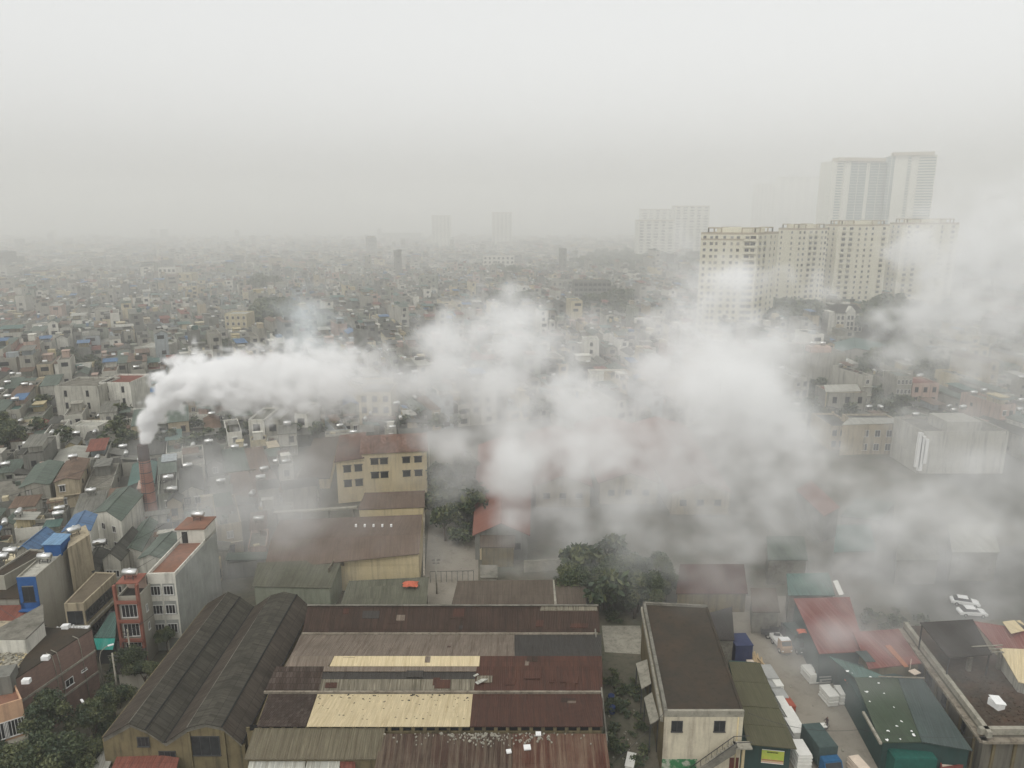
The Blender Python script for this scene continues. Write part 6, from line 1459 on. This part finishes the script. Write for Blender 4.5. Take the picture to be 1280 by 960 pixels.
def smoke(name,lo,hi,vox,blobs,warp_,seed,col,scale,erode=.35,zfade=0):
    lo=np.array(lo,float); hi=np.array(hi,float)
    n=[int((hi[k]-lo[k])/vox)+1 for k in range(3)]; hi=lo+(np.array(n)-1)*vox
    ax=[np.arange(n[k],dtype=np.float32)*vox+lo[k] for k in range(3)]
    X,Y,Z=[a.copy() for a in np.meshgrid(*ax,indexing='ij')]
    wc,wa=warp_
    X+=fbm(n,wc/vox,5,seed,.6)*wa; Y+=fbm(n,wc/vox,4,seed+10)*wa; Z+=fbm(n,wc/vox,5,seed+20,.6)*wa
    er=np.abs(fbm(n,wc*.6/vox,5,seed+30,.68))*2.4; er-=er.mean()+.06
    D=np.zeros(n,np.float32)
    for (x,y,z,rx,ry,rz,d,soft,ek) in blobs:
        i0=[max(0,int((c_-r_*1.6-wa-l_)/vox)) for c_,r_,l_ in zip((x,y,z),(rx,ry,rz),lo)]; i1=[min(n_,int((c_+r_*1.6+wa-l_)/vox)+2) for c_,r_,l_,n_ in zip((x,y,z),(rx,ry,rz),lo,n)]
        if any(a>=b_ for a,b_ in zip(i0,i1)): continue
        s_=tuple(slice(a,b_) for a,b_ in zip(i0,i1))
        q=1-np.sqrt(((X[s_]-x)/rx)**2+((Y[s_]-y)/ry)**2+((Z[s_]-z)/rz)**2)+erode*ek*er[s_]
        v_=d*np.clip(q/(soft*SK[0]),0,1)**1.3
        A=D[s_]; D[s_]=np.maximum(A,v_)+.45*np.minimum(A,v_)
    for k in range(3):
        e=np.ones(n[k],np.float32); m=6; f=np.linspace(0,1,m); e[-m:]=f[::-1]
        if k<2: e[:m]=f
        sh=[1,1,1]; sh[k]=-1; D*=e.reshape(sh)
    D[D<2e-4]=0
    me=bpy.data.meshes.new(name); me.vertices.add(D.size)
    a=me.attributes.new('d','FLOAT','POINT'); a.data.foreach_set('value',D.ravel(order='C').astype(np.float32))
    o=bpy.data.objects.new(name,me); COL.objects.link(o)
    g=bpy.data.node_groups.new(name,'GeometryNodeTree')
    g.interface.new_socket('Geometry',in_out='INPUT',socket_type='NodeSocketGeometry'); g.interface.new_socket('Geometry',in_out='OUTPUT',socket_type='NodeSocketGeometry')
    N_=g.nodes.new; L=g.links.new
    gi=N_('NodeGroupInput'); go=N_('NodeGroupOutput'); vc=N_('GeometryNodeVolumeCube'); si=N_('GeometryNodeSampleIndex'); si.data_type='FLOAT'; si.domain='POINT'; si.clamp=True
    na=N_('GeometryNodeInputNamedAttribute'); na.data_type='FLOAT'; na.inputs['Name'].default_value='d'
    pos=N_('GeometryNodeInputPosition'); sub=N_('ShaderNodeVectorMath'); sub.operation='SUBTRACT'; sub.inputs[1].default_value=lo
    sc=N_('ShaderNodeVectorMath'); sc.operation='SCALE'; sc.inputs['Scale'].default_value=1/vox
    ad=N_('ShaderNodeVectorMath'); ad.operation='ADD'; ad.inputs[1].default_value=(.5,.5,.5)
    fl_=N_('ShaderNodeVectorMath'); fl_.operation='FLOOR'
    L(pos.outputs[0],sub.inputs[0]); L(sub.outputs[0],sc.inputs[0]); L(sc.outputs[0],ad.inputs[0]); L(ad.outputs[0],fl_.inputs[0])
    dt=N_('ShaderNodeVectorMath'); dt.operation='DOT_PRODUCT'; dt.inputs[1].default_value=(n[1]*n[2],n[2],1); L(fl_.outputs[0],dt.inputs[0])
    ad2=N_('ShaderNodeMath'); ad2.operation='ADD'; ad2.inputs[1].default_value=.25; L(dt.outputs['Value'],ad2.inputs[0])
    L(gi.outputs[0],si.inputs['Geometry']); L(na.outputs[0],si.inputs['Value']); L(ad2.outputs[0],si.inputs['Index'])
    L(si.outputs[0],vc.inputs['Density']); vc.inputs['Min'].default_value=lo; vc.inputs['Max'].default_value=hi
    for k,nm in enumerate('XYZ'): vc.inputs['Resolution '+nm].default_value=n[k]
    m=volmat(name,col,scale)
    sm=N_('GeometryNodeSetMaterial'); sm.inputs['Material'].default_value=m
    L(vc.outputs[0],sm.inputs[0]); L(sm.outputs[0],go.inputs[0])
    md=o.modifiers.new('volume','NODES'); md.node_group=g; me.materials.append(m)
    tag(o,kind='stuff'); print(name,n,D.size,'filled',float((D>0).mean()),'max',float(D.max()))
    return o
BK=[1.3]; SK=[1.25]
def blob(px,py,y,rpx,d,soft=.6,sq=(1,1,1),ek=1.):
    p=PY(px,py,y); r=rpx*BK[0]/FPX*(p-Vector((0,0,H))).length
    return (p.x,p.y,p.z,r*sq[0],r*sq[1],r*sq[2],d,soft,ek)
B=[ # blue-white puffs left of centre

 # centre mass
 blob(480,470,150,42,0.070,.8,ek=.7),blob(545,420,152,36,0.070,.8),blob(545,470,150,60,0.100,.7),blob(590,400,152,48,0.100,.7),blob(640,400,152,46,0.090,.7),blob(665,440,150,58,0.120,.7),
 blob(610,460,150,70,0.130,.7),blob(640,520,145,80,0.100,.7),blob(560,530,146,52,0.050,.8),blob(655,590,138,50,0.090,.7),blob(720,500,150,60,0.045,.9),blob(700,590,136,58,0.090,.7),blob(760,620,130,56,0.061,.7),
 blob(730,560,140,80,0.050,.9),blob(800,660,124,40,0.034,.9),blob(790,560,145,80,0.040,.9),blob(740,650,124,40,0.034,.9),
 # right mass
 blob(800,520,160,70,0.040,.9),blob(830,440,170,60,0.050,.8),blob(880,430,170,70,0.110,.7),blob(850,380,180,48,0.050,.9),blob(845,335,185,36,0.022,1.),blob(800,430,175,50,0.040,.9),blob(930,470,160,66,0.120,.7),
 blob(900,520,155,90,0.090,.8),blob(950,540,150,60,0.100,.8),blob(990,590,142,40,0.060,.9),blob(870,600,138,85,0.048,.8),blob(950,620,134,70,0.034,.9),blob(890,415,178,50,0.070,.8),
 blob(1010,640,126,60,0.034,.9),blob(1080,660,122,70,0.031,.9),blob(1150,680,120,70,0.034,.9),blob(1090,710,114,44,0.031,.9),blob(1180,650,124,70,0.031,.9),blob(1230,700,116,60,0.027,.9),blob(950,690,116,60,0.017,1.),blob(860,690,116,60,0.017,1.),
 blob(1210,620,138,70,0.020,1.),blob(1270,570,148,70,0.022,1.),blob(1060,610,135,50,0.020,1.),
 blob(680,600,132,60,0.041,.9),blob(820,610,130,80,0.048,.9),blob(900,640,126,80,0.048,.9),blob(990,620,130,60,0.041,.9),blob(1040,660,122,50,0.031,.9),blob(760,540,142,70,0.060,.9),blob(570,620,146,50,0.025,1.),blob(830,400,182,40,0.030,1.),
 # cloud in front of the right-hand towers
 blob(1165,350,175,40,0.080,.8),blob(1205,325,175,50,0.060,.9),blob(1185,385,175,48,0.090,.8),blob(1230,390,172,60,0.060,.9),blob(1270,360,170,80,0.060,.8),blob(1255,430,170,50,0.035,1.),blob(1240,280,175,80,0.025,1.),blob(1280,320,175,70,0.040,.9),blob(1290,480,165,60,0.020,1.),
 # one broad soft veil joining the puffs
 blob(640,500,148,130,0.0224,1.3,ek=.4),blob(760,520,146,150,0.0288,1.3,ek=.4),blob(900,500,152,150,0.0320,1.3,ek=.4),blob(1000,600,136,130,0.0288,1.3,ek=.4),blob(1120,640,126,120,0.0288,1.3,ek=.4),blob(1240,620,130,120,0.0320,1.3,ek=.4),blob(1230,440,165,120,0.0256,1.3,ek=.4),blob(820,620,130,120,0.0320,1.3,ek=.4),blob(1080,760,100,80,0.0288,1.3,ek=.4),blob(680,640,134,70,0.0480,1.2,ek=.5),
 blob(1160,345,175,46,.10,.8),blob(1195,320,175,58,.07,.9),blob(1180,390,175,56,.10,.8),blob(1230,380,172,70,.07,.9),blob(1140,310,175,30,.06,.9),
 blob(430,478,146,34,.09,.9),blob(470,490,148,40,.08,.9),blob(510,480,150,44,.08,.9),blob(1100,730,108,60,.05,1.1,ek=.6),blob(1180,745,104,60,.05,1.1,ek=.6),blob(1250,745,104,50,.05,1.1,ek=.6),blob(1000,720,110,50,.045,1.1,ek=.6),blob(1060,790,94,50,.05,1.1,ek=.6),
 blob(290,620,136,95,.045,1.1,ek=.6),blob(370,660,124,90,.045,1.1,ek=.6),blob(255,670,126,70,.035,1.1,ek=.6),blob(400,590,150,70,.03,1.1,ek=.6),blob(1160,690,112,90,.04,1.1,ek=.6),blob(760,720,112,70,.025,1.1,ek=.6),
 blob(1110,860,82,70,.030,1.1,ek=.6),blob(1200,850,82,60,.030,1.1,ek=.6),blob(1010,810,92,60,.03,1.1,ek=.6),blob(1080,800,90,60,.035,1.1,ek=.6),blob(1240,790,92,60,.035,1.1,ek=.6),blob(900,760,98,60,.02,1.1,ek=.6),blob(690,720,116,60,.03,1.1,ek=.6),
 # thin veils
 blob(300,640,128,80,0.0340,1.),blob(250,600,138,60,0.0255,1.),blob(370,650,126,80,0.0255,1.),blob(290,680,120,50,0.0255,1.),blob(450,560,160,70,0.0204,1.),blob(560,600,150,60,0.0270,1.),blob(570,690,118,50,0.0162,1.),
 blob(1035,785,94,46,0.1107,1.),blob(1080,820,88,34,0.0365,1.),blob(1170,800,92,50,0.0459,1.),blob(965,745,104,40,0.0554,1.),blob(840,715,110,50,0.0270,1.),blob(780,700,112,50,0.0419,1.),blob(575,610,148,46,0.0945,1.),blob(1128,330,174,28,0.1215,.9),blob(1045,740,100,44,0.0459,1.),blob(900,670,120,60,0.0459,1.),blob(970,670,120,60,0.0459,1.),blob(1050,690,114,60,0.0419,1.),blob(1130,650,124,70,0.0554,1.),blob(1210,640,124,80,0.0554,1.),blob(1170,715,112,50,0.0459,1.),blob(1260,700,114,60,0.0459,1.),blob(1110,600,140,40,0.0162,1.),blob(1210,575,150,50,0.0243,1.),blob(960,730,106,44,0.0270,1.),blob(1190,790,94,40,0.0270,1.),blob(880,740,104,50,0.0216,1.)]
smoke('smoke',(-80,72,.5),(160,222,78),.82,B,(17,9),5,(.988,.991,.991),1.2,.85)
BB=[blob(385,402,152,36,.15,.9,ek=.7),blob(376,388,152,24,.13,.9,ek=.7),blob(402,425,152,30,.12,.9),blob(365,420,152,20,.08,.9),blob(415,405,152,18,.07,.9)]
smoke('blue_smoke',(-60,138,22),(-25,168,60),.6,BB,(7,4),41,(.93,.975,.999),1.,.8)
C2=[]; BK[0]=1.35; SK[0]=1.
rp=random.Random(2)
path=[(178,550,3.4),(179,546,4),(181,541,5),(184,534,6.5),(188,525,9),(194,514,12),(203,502,15),(214,492,18),(228,484,20),(246,480,24),(266,478,27),(288,477,30),(312,476,33),(338,475,36),(366,474,38),(396,474,40),(428,473,42),(462,472,42)]
for i,(x,y,r_) in enumerate(path):
    t=i/(len(path)-1); dn=max(1.3,5-i*.55) if i<10 else 1.3*(1-t)**1.1+.12
    C2.append(blob(x,y,138+t*6,r_,dn,.35+.3*t))
    if i>5:
        for k in range(4): a=rp.random()*6.28; C2.append(blob(x+math.cos(a)*r_*.6,y+math.sin(a)*r_*.55,138+t*6+rp.uniform(-2,2),r_*rp.uniform(.4,.6),dn,.35+.3*t))
smoke('steam',(-76,126,14),(-20,156,50),.36,C2,(5,2.6),77,(.999,.999,.999),.8,.55)
